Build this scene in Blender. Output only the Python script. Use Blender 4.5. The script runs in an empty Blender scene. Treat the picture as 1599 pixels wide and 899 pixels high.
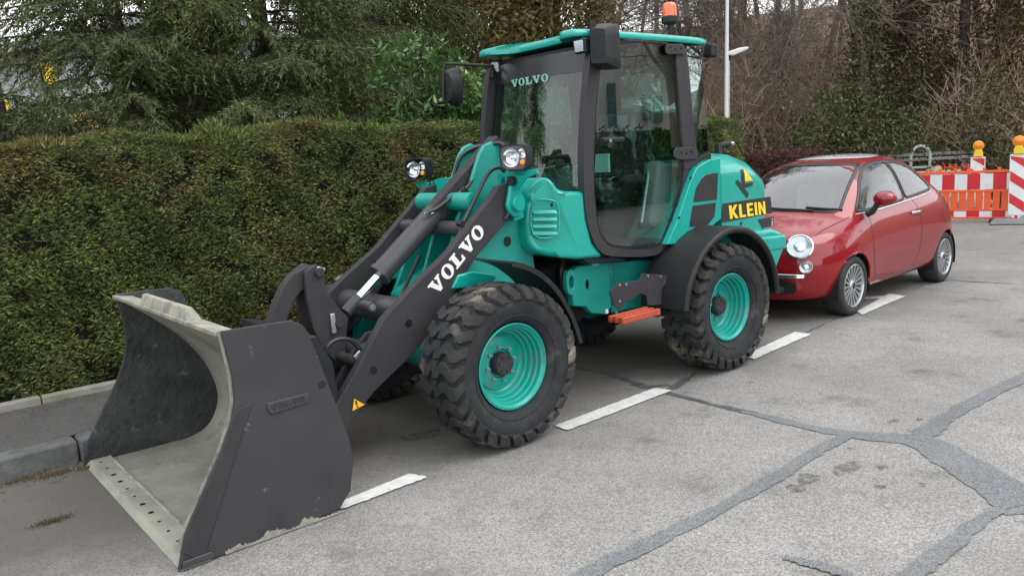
import bpy, bmesh, math, random
import numpy as np
from mathutils import Vector, Matrix
from mathutils.bvhtree import BVHTree

# ------------------------------------------------------------------ camera
S = bpy.context.scene
COL = S.collection
PW, PH = 1599, 899
CAM_C = np.array([-2.8857, -4.3648, 1.6959])
YAW, PITCH, ROLL, FPX = 0.6927, 0.1603, -0.058, 1228.98
_F = np.array([math.sin(YAW)*math.cos(PITCH), math.cos(YAW)*math.cos(PITCH), -math.sin(PITCH)])
_R = np.array([math.cos(YAW), -math.sin(YAW), 0.0]); _U = np.cross(_R, _F)
CR = math.cos(ROLL)*_R + math.sin(ROLL)*_U
CU = -math.sin(ROLL)*_R + math.cos(ROLL)*_U
cam_data = bpy.data.cameras.new('camera'); cam = bpy.data.objects.new('camera', cam_data)
COL.objects.link(cam); S.camera = cam
cam_data.sensor_fit = 'HORIZONTAL'; cam_data.sensor_width = 36.0
cam_data.lens = FPX/PW*36.0; cam_data.clip_start = 0.05; cam_data.clip_end = 600
cam.matrix_world = Matrix(((CR[0], CU[0], -_F[0], CAM_C[0]), (CR[1], CU[1], -_F[1], CAM_C[1]),
                           (CR[2], CU[2], -_F[2], CAM_C[2]), (0, 0, 0, 1)))

# ------------------------------------------------------------------ sky, sun, exposure (overcast winter day)
SUN_EL, SUN_AZ = math.radians(58), math.radians(150)
world = bpy.data.worlds.new('World'); S.world = world; world.use_nodes = True
wn = world.node_tree; wn.nodes.clear()
sky = wn.nodes.new('ShaderNodeTexSky'); sky.sky_type = 'NISHITA'; sky.sun_disc = False
sky.sun_elevation = SUN_EL; sky.sun_rotation = SUN_AZ; sky.dust_density = 0.6; sky.air_density = 1.0
hs = wn.nodes.new('ShaderNodeHueSaturation'); hs.inputs['Saturation'].default_value = 0.16
bg = wn.nodes.new('ShaderNodeBackground'); bg.inputs['Strength'].default_value = 0.15
wo = wn.nodes.new('ShaderNodeOutputWorld')
# closed cloud deck: the desaturated sky evened out by a uniform grey-white layer
cm = wn.nodes.new('ShaderNodeMix'); cm.data_type = 'RGBA'; cm.inputs[0].default_value = .55; cm.inputs[7].default_value = (11.6, 12.0, 12.4, 1)
wn.links.new(sky.outputs[0], hs.inputs['Color']); wn.links.new(hs.outputs[0], cm.inputs[6]); wn.links.new(cm.outputs[2], bg.inputs[0]); wn.links.new(bg.outputs[0], wo.inputs[0])
sun_l = bpy.data.lights.new('sun', 'SUN'); sun = bpy.data.objects.new('sun', sun_l); COL.objects.link(sun)
sun_l.energy = 0.9; sun_l.angle = math.radians(40); sun_l.color = (1.0, 0.97, 0.93)
# light comes from the open street side, high
sd = Vector((math.sin(SUN_AZ)*math.cos(SUN_EL), math.cos(SUN_AZ)*math.cos(SUN_EL), math.sin(SUN_EL)))
sun.rotation_euler = sd.to_track_quat('Z', 'Y').to_euler()
S.view_settings.view_transform = 'Standard'; S.view_settings.look = 'None'
S.view_settings.gamma = 1.0; S.view_settings.use_curve_mapping = False
S.view_settings.exposure = 0.75

# ------------------------------------------------------------------ photo pixel -> point on a plane the thing touches
def ray(u, v):
    return _F + CR*((u-PW/2)/FPX) - CU*((v-PH/2)/FPX)
def hit(u, v, ax, val):
    d = ray(u, v); t = (val-CAM_C[ax])/d[ax]; return CAM_C + t*d
def PZ(u, v, z=0.0):
    q = hit(u, v, 2, z); return (q[0], q[1])
def PY(u, v, y):
    q = hit(u, v, 1, y); return (q[0], q[2])
def PXp(u, v, x):
    q = hit(u, v, 0, x); return (q[1], q[2])
def polyY(pts, y): return [PY(a, b, y) for a, b in pts]
def at_dist(u, d):
    r = ray(u, 251); h = math.hypot(r[0], r[1]); return (CAM_C[0]+r[0]/h*d, CAM_C[1]+r[1]/h*d)

# ------------------------------------------------------------------ materials
MATS = {}
def mat(name, col=(.5, .5, .5), col2=None, scale=8.0, rough=.5, metal=0.0, bump=0.0, bscale=None, coat=0.0,
        rough2=None, spec=.5, island=0.0, detail=6.0, lo=.35, hi=.65, col3=None, scale3=2.0, lo3=.5, hi3=.65,
        emit=None, trans=0.0, sheen=0.0, sub=0.0):
    if name in MATS: return MATS[name]
    m = bpy.data.materials.new(name); m.use_nodes = True; MATS[name] = m
    nt = m.node_tree; N = nt.nodes; L = nt.links; b = N['Principled BSDF']
    b.inputs['Base Color'].default_value = (*col, 1); b.inputs['Roughness'].default_value = rough
    b.inputs['Metallic'].default_value = metal; b.inputs['Specular IOR Level'].default_value = spec
    if coat: b.inputs['Coat Weight'].default_value = coat; b.inputs['Coat Roughness'].default_value = .06
    if trans: b.inputs['Transmission Weight'].default_value = trans
    tc = N.new('ShaderNodeTexCoord'); src = tc.outputs['Object']
    last = None
    def noise(sc, det=detail):
        n = N.new('ShaderNodeTexNoise'); n.inputs['Scale'].default_value = sc; n.inputs['Detail'].default_value = det
        n.inputs['Roughness'].default_value = .62; L.new(src, n.inputs['Vector']); return n
    def ramp(n, a, c):
        r = N.new('ShaderNodeMapRange'); r.inputs[1].default_value = a; r.inputs[2].default_value = c
        L.new(n.outputs[0], r.inputs[0]); return r
    def mix(f, A, B):
        x = N.new('ShaderNodeMix'); x.data_type = 'RGBA'
        if hasattr(f, 'outputs'): L.new(f.outputs[0], x.inputs[0])
        for s, q in ((6, A), (7, B)):
            if isinstance(q, tuple): x.inputs[s].default_value = (*q, 1)
            else: L.new(q, x.inputs[s])
        return x
    if col2 is not None:
        r = ramp(noise(scale), lo, hi); x = mix(r, col, col2); last = x.outputs[2]
        if rough2 is not None:
            rr = N.new('ShaderNodeMapRange'); L.new(r.outputs[0], rr.inputs[0])
            rr.inputs[3].default_value = rough; rr.inputs[4].default_value = rough2; L.new(rr.outputs[0], b.inputs['Roughness'])
    if col3 is not None:
        r = ramp(noise(scale3), lo3, hi3); x = mix(r, last if last is not None else col, col3); last = x.outputs[2]
    if island:
        g = N.new('ShaderNodeNewGeometry'); r = N.new('ShaderNodeMapRange'); L.new(g.outputs['Random Per Island'], r.inputs[0])
        r.inputs[3].default_value = 1-island; r.inputs[4].default_value = 1+island
        h = N.new('ShaderNodeHueSaturation'); L.new(r.outputs[0], h.inputs['Value'])
        if last is not None: L.new(last, h.inputs['Color'])
        else: h.inputs['Color'].default_value = (*col, 1)
        last = h.outputs[0]
    if last is not None: L.new(last, b.inputs['Base Color'])
    if bump:
        n = noise(bscale or scale*4, 4.0); bp = N.new('ShaderNodeBump'); bp.inputs['Strength'].default_value = bump
        bp.inputs['Distance'].default_value = .02; L.new(n.outputs[0], bp.inputs['Height']); L.new(bp.outputs[0], b.inputs['Normal'])
    if emit:
        b.inputs['Emission Color'].default_value = (*emit[0], 1); b.inputs['Emission Strength'].default_value = emit[1]
    return m
def leafmat(name, col, col2, scale, col3=None, scale3=1.0, lo3=.5, hi3=.65, island=.35, rough=.6, tl=.25, lo=.35, hi=.65, spec=.3):
    """leaf: principled plus a little translucency"""
    m = mat(name, col, col2, scale, rough=rough, island=island, col3=col3, scale3=scale3, lo3=lo3, hi3=hi3, lo=lo, hi=hi, spec=spec)
    nt = m.node_tree; b = nt.nodes['Principled BSDF']; out = nt.nodes['Material Output']
    t = nt.nodes.new('ShaderNodeBsdfTranslucent'); mx = nt.nodes.new('ShaderNodeMixShader'); mx.inputs[0].default_value = tl
    src = b.inputs['Base Color'].links[0].from_socket
    nt.links.new(src, t.inputs[0]); nt.links.new(b.outputs[0], mx.inputs[1]); nt.links.new(t.outputs[0], mx.inputs[2])
    nt.links.new(mx.outputs[0], out.inputs[0]); return m
def glassmat(name, tint, refl_ior=1.5, rough=0.0):
    """thin window pane: tinted straight-through light plus fresnel reflection"""
    m = bpy.data.materials.new(name); m.use_nodes = True; MATS[name] = m
    nt = m.node_tree; nt.nodes.clear(); o = nt.nodes.new('ShaderNodeOutputMaterial')
    t = nt.nodes.new('ShaderNodeBsdfTransparent'); t.inputs[0].default_value = (*tint, 1)
    g = nt.nodes.new('ShaderNodeBsdfGlossy'); g.inputs['Roughness'].default_value = rough
    F0 = ((refl_ior-1)/(refl_ior+1))**2
    lw = nt.nodes.new('ShaderNodeLayerWeight'); lw.inputs[0].default_value = .5
    pw = nt.nodes.new('ShaderNodeMath'); pw.operation = 'POWER'; pw.inputs[1].default_value = 4.0; nt.links.new(lw.outputs['Facing'], pw.inputs[0])
    f = nt.nodes.new('ShaderNodeMath'); f.operation = 'MULTIPLY_ADD'; f.inputs[1].default_value = 1-F0; f.inputs[2].default_value = F0*1.6; nt.links.new(pw.outputs[0], f.inputs[0])
    x = nt.nodes.new('ShaderNodeMixShader'); nt.links.new(f.outputs[0], x.inputs[0]); nt.links.new(t.outputs[0], x.inputs[1])
    nt.links.new(g.outputs[0], x.inputs[2]); nt.links.new(x.outputs[0], o.inputs[0]); return m

# ------------------------------------------------------------------ mesh helpers
def poly_normal(p):
    n = np.zeros(3); p = np.asarray(p, float)
    for i in range(len(p)):
        n += np.cross(p[i], p[(i+1) % len(p)])
    return n
class MB:
    def __init__(s): s.v = []; s.f = []
    def add(s, vs, fs):
        o = len(s.v); s.v += [tuple(map(float, q)) for q in vs]; s.f += [tuple(o+i for i in f) for f in fs]; return s
    def prism3(s, a, b):
        n = len(a); s.add(list(a)+list(b), [tuple(range(n))[::-1], tuple(range(n, 2*n))]+[(i, (i+1) % n, n+(i+1) % n, n+i) for i in range(n)]); return s
    def prism(s, poly, c0, c1, ax='y'):
        f = {'y': lambda p, c: (p[0], c, p[1]), 'x': lambda p, c: (c, p[0], p[1]), 'z': lambda p, c: (p[0], p[1], c)}[ax]
        return s.prism3([f(p, c0) for p in poly], [f(p, c1) for p in poly])
    def ring(s, outer, inner, c0, c1, n=64, ax='y'):
        ar = lambda P: sum(P[k][0]*P[(k+1) % len(P)][1]-P[(k+1) % len(P)][0]*P[k][1] for k in range(len(P)))
        if ar(outer)*ar(inner) < 0: inner = list(inner)[::-1]
        o = resample(outer, n); i = resample(inner, n)
        f = {'y': lambda p, c: (p[0], c, p[1]), 'x': lambda p, c: (c, p[0], p[1]), 'z': lambda p, c: (p[0], p[1], c)}[ax]
        k = min(range(n), key=lambda q: sum(math.dist(o[j], i[(j+q) % n]) for j in range(0, n, 4))); i = i[k:]+i[:k]
        vs = [f(p, c0) for p in o]+[f(p, c0) for p in i]+[f(p, c1) for p in o]+[f(p, c1) for p in i]; fs = []
        for j in range(n):
            q = (j+1) % n
            fs += [(j, q, n+q, n+j), (2*n+j, 3*n+j, 3*n+q, 2*n+q), (j, 2*n+j, 2*n+q, q), (n+j, n+q, 3*n+q, 3*n+j)]
        return s.add(vs, fs)
    def box(s, c, d, R=None):
        vs = []
        for k in ((-1,-1,-1),(1,-1,-1),(1,1,-1),(-1,1,-1),(-1,-1,1),(1,-1,1),(1,1,1),(-1,1,1)):
            w = Vector((k[0]*d[0]/2, k[1]*d[1]/2, k[2]*d[2]/2))
            if R is not None: w = R @ w
            vs.append((c[0]+w[0], c[1]+w[1], c[2]+w[2]))
        return s.add(vs, [(3,2,1,0),(4,5,6,7),(0,1,5,4),(1,2,6,5),(2,3,7,6),(3,0,4,7)])
    def tube(s, pts, r, n=10, cap=True):
        pts = [Vector(p) for p in pts]; m = len(pts); rs = r if isinstance(r, (list, tuple)) else [r]*m
        t0 = (pts[1]-pts[0]).normalized(); u = t0.orthogonal().normalized(); vs = []; fs = []
        for i, p in enumerate(pts):
            t = (pts[min(i+1, m-1)]-pts[max(i-1, 0)])
            t = t.normalized() if t.length > 1e-9 else t0
            u = (u - t*u.dot(t)).normalized(); w = t.cross(u)
            vs += [p + (u*math.cos(a)+w*math.sin(a))*rs[i] for a in (2*math.pi*k/n for k in range(n))]
        for i in range(m-1):
            fs += [(i*n+k, i*n+(k+1) % n, (i+1)*n+(k+1) % n, (i+1)*n+k) for k in range(n)]
        if cap: fs += [tuple(range(n))[::-1], tuple(range((m-1)*n, m*n))]
        return s.add(vs, fs)
    def lathe(s, prof, org, axis, n=32, close=False, open0=False):
        a = Vector(axis).normalized(); u = a.orthogonal().normalized(); w = a.cross(u); o = Vector(org); vs = []; fs = []; m = len(prof)
        for h, r in prof:
            vs += [o + a*h + (u*math.cos(t)+w*math.sin(t))*r for t in (2*math.pi*k/n for k in range(n))]
        for i in range(m-1 if not close else m):
            j = (i+1) % m
            fs += [(i*n+k, i*n+(k+1) % n, j*n+(k+1) % n, j*n+k) for k in range(n)]
        if not close: fs += ([] if open0 else [tuple(range(n))[::-1]])+[tuple(range((m-1)*n, m*n))]
        return s.add(vs, fs)
    def disc(s, c, nrm, r, n=20, up=None, ry=None):
        a = Vector(nrm).normalized(); u = Vector(up).cross(a).normalized() if up else a.orthogonal().normalized(); w = a.cross(u); c = Vector(c); ry = ry or r
        return s.add([c+u*math.cos(t)*r+w*math.sin(t)*ry for t in (2*math.pi*k/n for k in range(n))], [tuple(range(n))])
    def build(s, name, m, parent=None, smooth=None, bevel=0, seg=2, norm=True):
        me = bpy.data.meshes.new(name); me.from_pydata(s.v, [], s.f); me.validate()
        if norm:
            bm = bmesh.new(); bm.from_mesh(me); bmesh.ops.recalc_face_normals(bm, faces=bm.faces); bm.to_mesh(me); bm.free()
        if smooth is not None:
            me.polygons.foreach_set('use_smooth', [True]*len(me.polygons)); me.set_sharp_from_angle(angle=math.radians(smooth))
        o = bpy.data.objects.new(name, me); COL.objects.link(o)
        if m is not None: me.materials.append(m)
        if parent is not None: o.parent = parent
        if bevel:
            bv = o.modifiers.new('bevel', 'BEVEL'); bv.width = bevel; bv.segments = seg; bv.limit_method = 'ANGLE'; bv.angle_limit = math.radians(35)
            bv.harden_normals = False
            if smooth is None:
                me.polygons.foreach_set('use_smooth', [True]*len(me.polygons)); me.set_sharp_from_angle(angle=math.radians(50))
        return o
def resample(p, n):
    p = [np.array(q, float) for q in p]; m = len(p); L = [np.linalg.norm(p[(i+1) % m]-p[i]) for i in range(m)]; T = sum(L); out = []
    i = 0; acc = 0
    for k in range(n):
        t = T*k/n
        while acc+L[i] < t: acc += L[i]; i += 1
        a = (t-acc)/L[i]; out.append(tuple(p[i]*(1-a)+p[(i+1) % m]*a))
    return out
def smoothpoly(p, it=2):
    """Chaikin corner cutting of a closed outline"""
    for _ in range(it):
        q = []
        for i in range(len(p)):
            a = np.array(p[i], float); b = np.array(p[(i+1) % len(p)], float); q += [tuple(a*.75+b*.25), tuple(a*.25+b*.75)]
        p = q
    return p
def roundcorners(p, r=.05, n=4):
    out = []; m = len(p)
    for i in range(m):
        a, b, c = (np.array(p[j % m], float) for j in (i-1, i, i+1)); da, dc = a-b, c-b; la, lc = np.linalg.norm(da), np.linalg.norm(dc)
        A = b+da/la*min(r, la*.45); C = b+dc/lc*min(r, lc*.45)
        for k in range(n+1): t = k/n; out.append(tuple(A*(1-t)**2+2*b*t*(1-t)+C*t*t))
    return out
def curve3(pts, n=8):
    """Catmull-Rom through points"""
    P = [np.array(p, float) for p in pts]; P = [2*P[0]-P[1]]+P+[2*P[-1]-P[-2]]; out = []
    for i in range(1, len(P)-2):
        for k in range(n):
            t = k/n; a, b, c, d = P[i-1:i+3]
            out.append(tuple(.5*((2*b)+(c-a)*t+(2*a-5*b+4*c-d)*t*t+(3*b-a-3*c+d)*t**3)))
    out.append(tuple(P[-2])); return out
def arr_mesh(name, V, Fq, m, parent=None, smooth=False):
    """big mesh from numpy arrays; Fq is (n,3) or (n,4)"""
    V = np.ascontiguousarray(V, dtype=np.float32); Fq = np.ascontiguousarray(Fq, dtype=np.int32); k = Fq.shape[1]; me = bpy.data.meshes.new(name)
    me.vertices.add(len(V)); me.vertices.foreach_set('co', V.ravel()); me.loops.add(Fq.size); me.loops.foreach_set('vertex_index', Fq.ravel())
    me.polygons.add(len(Fq)); me.polygons.foreach_set('loop_start', np.arange(0, Fq.size, k, dtype=np.int32))
    if smooth: me.polygons.foreach_set('use_smooth', np.ones(len(Fq), dtype=bool))
    me.update(calc_edges=True); me.materials.append(m)
    o = bpy.data.objects.new(name, me); COL.objects.link(o)
    if parent is not None: o.parent = parent
    return o
def tag(o, label=None, cat=None, group=None, kind=None):
    if label: o['label'] = label
    if cat: o['category'] = cat
    if group: o['group'] = group
    if kind: o['kind'] = kind
    return o
def thing(name, label, cat, loc=(0, 0, 0), rz=0.0, group=None):
    o = bpy.data.objects.new(name, None); COL.objects.link(o); o.empty_display_size = .2
    o.location = loc; o.rotation_euler = (0, 0, rz); return tag(o, label, cat, group)
def structure(o): o['kind'] = 'structure'; return o
def copy_tree(o, parent=None):
    c = o.copy(); COL.objects.link(c); c.parent = parent
    for ch in list(o.children): copy_tree(ch, c)
    return c
def leaves(C, D, Nn, Ln, Wd, tip=.35):
    """rhombic leaves: centre-base C, direction D, normal Nn, length Ln, width Wd -> V, F"""
    D = D/np.linalg.norm(D, axis=1, keepdims=True); s = np.cross(D, Nn); s /= np.linalg.norm(s, axis=1, keepdims=True)+1e-9
    Ln = np.asarray(Ln).reshape(-1, 1)*np.ones((len(C), 1)); Wd = np.asarray(Wd).reshape(-1, 1)*np.ones((len(C), 1))
    V = np.stack([C, C+D*Ln*tip+s*Wd/2, C+D*Ln, C+D*Ln*tip-s*Wd/2], 1).reshape(-1, 3)
    return V, np.arange(len(C)*4).reshape(-1, 4)
def needles(C, D, Nn, Ln, Wd):
    """narrow triangles"""
    D = D/np.linalg.norm(D, axis=1, keepdims=True); s = np.cross(D, Nn); s /= np.linalg.norm(s, axis=1, keepdims=True)+1e-9
    Ln = np.asarray(Ln).reshape(-1, 1); Wd = np.asarray(Wd).reshape(-1, 1)
    return np.stack([C-s*Wd/2, C+s*Wd/2, C+D*Ln], 1).reshape(-1, 3), np.arange(len(C)*3).reshape(-1, 3)
def segs_mesh(P0, P1, R0, R1, n=4):
    """many tapered n-sided sticks"""
    P0 = np.asarray(P0, float); P1 = np.asarray(P1, float); R0 = np.asarray(R0, float); R1 = np.asarray(R1, float)
    t = P1-P0; t /= np.linalg.norm(t, axis=1, keepdims=True)+1e-9
    h = np.where(np.abs(t[:, 2:3]) > .9, np.array([[1., 0, 0]]), np.array([[0, 0, 1.]])); u = np.cross(t, h); u /= np.linalg.norm(u, axis=1, keepdims=True); w = np.cross(t, u)
    V = np.zeros((len(P0), 2*n, 3))
    for k in range(n):
        a = 2*math.pi*k/n; d = u*math.cos(a)+w*math.sin(a)
        V[:, k] = P0+d*R0[:, None]; V[:, n+k] = P1+d*R1[:, None]
    base = np.array([[k, (k+1) % n, n+(k+1) % n, n+k] for k in range(n)])
    F = (np.arange(len(P0))*2*n)[:, None, None]+base[None]
    return V.reshape(-1, 3), F.reshape(-1, 4)
R3 = random.Random(7); NR = np.random.default_rng(11)
def unit(n):
    d = NR.normal(size=(n, 3)); return d/np.linalg.norm(d, axis=1, keepdims=True)
# ================================================================== SETTING
def bend(x): return 0.0066*max(0.0, x)**2          # the street bends gently beyond the loader
KERB_Y, EDGE_Y, PAVE_Z = 0.99, 2.15, 0.14
# --- asphalt
def asphalt(name, base, base2, lane=None, fine=330.0, dirt=(.56, .7)):
    m = bpy.data.materials.new(name); m.use_nodes = True; nt = m.node_tree; N = nt.nodes; L = nt.links; b = N['Principled BSDF']
    b.inputs['Roughness'].default_value = .85; b.inputs['Specular IOR Level'].default_value = .3
    tc = N.new('ShaderNodeTexCoord')
    def noise(sc, det=5, rg=.6):
        n = N.new('ShaderNodeTexNoise'); n.inputs['Scale'].default_value = sc; n.inputs['Detail'].default_value = det
        n.inputs['Roughness'].default_value = rg; L.new(tc.outputs['Object'], n.inputs['Vector']); return n.outputs[0]
    def rng(s, a, c, d=0.0, e=1.0):
        r = N.new('ShaderNodeMapRange'); L.new(s, r.inputs[0]); r.inputs[1].default_value = a; r.inputs[2].default_value = c
        r.inputs[3].default_value = d; r.inputs[4].default_value = e; return r.outputs[0]
    def mix(f, A, B, mode='MIX'):
        x = N.new('ShaderNodeMix'); x.data_type = 'RGBA'; x.blend_type = mode
        if isinstance(f, float): x.inputs[0].default_value = f
        else: L.new(f, x.inputs[0])
        for s, q in ((6, A), (7, B)):
            if isinstance(q, tuple): x.inputs[s].default_value = (*q, 1)
            else: L.new(q, x.inputs[s])
        return x.outputs[2]
    c = mix(rng(noise(1.3), .35, .65), base, base2)
    # stone chips of the wearing course
    vo = N.new('ShaderNodeTexVoronoi'); vo.inputs['Scale'].default_value = fine*.42; L.new(tc.outputs['Object'], vo.inputs['Vector'])
    sep = N.new('ShaderNodeSeparateColor'); L.new(vo.outputs['Color'], sep.inputs[0])
    c = mix(rng(sep.outputs[0], 0, 1, 0, 1), c, (1.0, 1.0, 1.0), 'MULTIPLY') if False else c
    val = rng(sep.outputs[0], 0.0, 1.0, .62, 1.36)
    vm = N.new('ShaderNodeVectorMath'); vm.operation = 'SCALE'; L.new(c, vm.inputs[0]); L.new(val, vm.inputs['Scale']); c = vm.outputs[0]
    c = mix(rng(noise(70, 3), .56, .7, 0, .6), c, tuple(q*.45 for q in base))
    c = mix(rng(noise(5, 6), .6, .78, 0, .6), c, tuple(q*.5 for q in base))                # grime blotches
    c = mix(rng(noise(.55, 4), .45, .68, 0, .5), c, tuple(q*.72 for q in base))              # older, darker areas
    c = mix(rng(noise(1.9, 7, .7), dirt[0], dirt[1], 0, .62), c, (.085, .07, .055))                 # brown dirt left by site traffic
    if lane is not None:                                                                  # parking strip: older, oil-darkened asphalt
        sx = N.new('ShaderNodeSeparateXYZ'); L.new(tc.outputs['Object'], sx.inputs[0])
        ad = N.new('ShaderNodeMath'); ad.operation = 'ADD'; L.new(sx.outputs[1], ad.inputs[0])
        sc = N.new('ShaderNodeMath'); sc.operation = 'MULTIPLY'; sc.inputs[1].default_value = .6; L.new(noise(2.2), sc.inputs[0]); L.new(sc.outputs[0], ad.inputs[1])
        mu = N.new('ShaderNodeMath'); mu.operation = 'MULTIPLY'; L.new(rng(ad.outputs[0], -.75, .1, 0, .85), mu.inputs[0]); L.new(rng(sx.outputs[0], 3.0, 7.5, 1.0, .15), mu.inputs[1])
        c = mix(mu.outputs[0], c, lane)
        c = mix(rng(noise(8.5, 5), .55, .72, 0, .25), c, (.1, .082, .06))
    L.new(c, b.inputs['Base Color'])
    bp = N.new('ShaderNodeBump'); bp.inputs['Strength'].default_value = .55; bp.inputs['Distance'].default_value = .006
    L.new(vo.outputs['Distance'], bp.inputs['Height']); L.new(bp.outputs[0], b.inputs['Normal'])
    return m
M_ROAD = asphalt('road_asphalt', (.222, .214, .203), (.272, .264, .252), lane=(.075, .070, .062))
M_PAVE = asphalt('pavement_asphalt', (.06, .059, .058), (.10, .098, .095))
M_KERB = mat('kerb_stone', (.065, .066, .066), (.12, .12, .118), 9, rough=.85, bump=.4, bscale=60)
M_EDGE = mat('edging_concrete', (.17, .165, .145), (.25, .245, .22), 6, rough=.9, bump=.35, bscale=70, col3=(.13, .15, .08), scale3=3, lo3=.52, hi3=.7)
M_SOIL = mat('soil', (.055, .042, .03), (.1, .08, .055), 5, rough=.95, bump=.8, bscale=40)
M_PAINT = mat('road_paint', (.62, .62, .6), (.48, .48, .465), 14, rough=.7, col3=(.25, .25, .245), scale3=38, lo3=.6, hi3=.72)
M_TAR = asphalt('tar_seal', (.15, .155, .16), (.185, .19, .194), fine=380.0, dirt=(.66, .8)); M_TAR.node_tree.nodes['Principled BSDF'].inputs['Roughness'].default_value = .62
M_TARD = mat('tar_crack', (.045, .046, .048), (.09, .09, .092), 9, rough=.7)
M_OIL = mat('oil_stain', (.06, .058, .055), (.09, .087, .08), 12, rough=.6)
def soft(m, sc, lo, hi, top):
    """let the ground show through a stain"""
    nt = m.node_tree; n = nt.nodes.new('ShaderNodeTexNoise'); n.inputs['Scale'].default_value = sc; n.inputs['Detail'].default_value = 6; tc = nt.nodes.new('ShaderNodeTexCoord'); nt.links.new(tc.outputs['Object'], n.inputs['Vector'])
    r = nt.nodes.new('ShaderNodeMapRange'); r.inputs[1].default_value = lo; r.inputs[2].default_value = hi; r.inputs[4].default_value = top; nt.links.new(n.outputs[0], r.inputs[0]); nt.links.new(r.outputs[0], nt.nodes['Principled BSDF'].inputs['Alpha'])
soft(M_OIL, 26, .36, .66, .6)

xs = [-60]+[i*.8 for i in range(-10, 56)]+[60, 120]
b = MB(); b.add([(-120, -80, 0), (240, -80, 0), (240, 200, 0), (-120, 200, 0)], [(0, 1, 2, 3)])
road = structure(b.build('road', M_ROAD, norm=False))
def strip(name, ya, yb, z, m, x0=-60, x1=44, ends=None, zb=None):
    X = [x for x in xs if x0 <= x <= x1]; vs = []; fs = []
    for x in X: vs += [(x, ya+bend(x), z), (x, yb+bend(x), z if zb is None else zb)]
    fs = [(2*i, 2*i+2, 2*i+3, 2*i+1) for i in range(len(X)-1)]
    return structure(MB().add(vs, fs).build(name, m, norm=False))
strip('pavement', KERB_Y+.16, EDGE_Y, PAVE_Z-.002, M_PAVE)
def kerb(name, ya, w, z0, z1, m, unit_len, parent=None, x0=-9.0, x1=13.0, bevel=.018):
    base = None; x = x0; par = structure(bpy.data.objects.new(name, None)); COL.objects.link(par); i = 0
    while x < x1:
        xa, xb = x+.004, min(x+unit_len, x1)-.004
        bb = MB(); j = R3.uniform(-.004, .004)
        A = [(xa, ya+bend(xa)+j, z0), (xb, ya+bend(xb)+j, z0), (xb, ya+w+bend(xb)+j, z0), (xa, ya+w+bend(xa)+j, z0)]
        B = [(p[0], p[1], z1+R3.uniform(-.002, .002)) for p in A]
        bb.prism3(A, B); bb.build('kerb_stone', m, par, bevel=bevel); x += unit_len; i += 1
    return par
kerb('kerb', KERB_Y, .158, -.05, PAVE_Z+.004, M_KERB, 1.0)
kerb('pavement_edging', EDGE_Y, .075, .05, PAVE_Z+.055, M_EDGE, 1.0, bevel=.012)
strip('garden_soil', EDGE_Y+.07, 4.0, PAVE_Z-.03, M_SOIL, x0=-60, x1=12)
# --- painted dashes (parking lane line) and tar seams, each a thin sheet on the road
def sheet(name, pix, m, z, parent=road, lab=None, jag=0.0, sub=1):
    P = [PZ(u, v, z) for u, v in pix]
    if sub > 1: P = resample(P, sub)
    if jag: P = [(x+R3.gauss(0, jag), y+R3.gauss(0, jag)) for x, y in P]
    o = MB().add([(x, y, z) for x, y in P], [tuple(range(len(P)))]).build(name, m, parent, norm=False)
    if poly_normal([(x, y, 0) for x, y in P])[2] < 0: o.data.flip_normals()
    if lab: o['label'] = lab
    return o
for pix in ([(537, 793), (500, 795), (640, 738), (668, 744)], [(886, 671), (866, 664), (1022, 605), (1050, 609)],
            [(1178, 560), (1160, 555), (1240, 518), (1268, 521)], [(1346, 491), (1338, 486), (1388, 458), (1414, 462)]):
    sheet('painted_dash', pix, M_PAINT, .009, jag=.0025, sub=60)
sheet('painted_dash', [(1330, 468), (1345, 463), (1395, 461), (1390, 465)], M_PAINT, .008)
def seam(pix, w, m, z=.004, n=12, jag=.008):
    q = [PZ(u, v, z) for u, v in pix]; C = np.array(curve3([(a, c, 0) for a, c in q], n))
    ws = np.interp(np.linspace(0, 1, len(C)), np.linspace(0, 1, len(w)), w); vs = []; wob = {-1: 0.0, 1: 0.0}
    for i in range(len(C)):
        t = C[min(i+1, len(C)-1)]-C[max(i-1, 0)]; t /= np.linalg.norm(t)+1e-9; nn = np.array([-t[1], t[0], 0])
        for s in (-1, 1):
            wob[s] = wob[s]*.72+R3.gauss(0, jag*.75); p = C[i]+nn*s*(ws[i]/2*.86+wob[s]); vs.append((p[0], p[1], z))
    MB().add(vs, [(2*i, 2*i+2, 2*i+3, 2*i+1) for i in range(len(C)-1)]).build('tar_seam', m, road, norm=False)
seam([(893, 570), (960, 586), (1040, 612), (1110, 630), (1180, 645)], [.05, .06, .05, .06], M_TARD, .0035)
seam([(1160, 641), (1230, 658), (1310, 675), (1380, 682), (1440, 690), (1520, 735), (1620, 800)], [.06, .1, .13, .16, .24, .3, .3], M_TAR, .0044)
seam([(1330, 676), (1290, 696), (1180, 762), (1050, 830), (880, 912)], [.09, .1, .1, .09, .11], M_TAR, .0051, n=26, jag=.006)
seam([(1432, 686), (1455, 668), (1480, 650), (1540, 617), (1620, 578)], [.17, .14, .11, .12, .12], M_TAR, .0058, n=20, jag=.006)
seam([(1620, 770), (1550, 800), (1480, 850), (1400, 915)], [.06, .08, .08, .09], M_TAR, .0065, n=20, jag=.006)
seam([(1040, 610), (1065, 596), (1100, 574), (1140, 560)], [.07, .05, .03, .03], M_TARD, .0030)
seam([(1240, 530), (1300, 500), (1370, 475), (1460, 440), (1530, 440), (1640, 447)], [.03, .035, .03, .03], M_TARD, .0027)
seam([(985, 600), (1010, 604), (1045, 600)], [.05, .09, .06], M_TARD, .0023)
seam([(1225, 868), (1270, 880), (1330, 895)], [.05, .07, .06], M_TAR, .0072, n=16, jag=.006)
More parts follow.
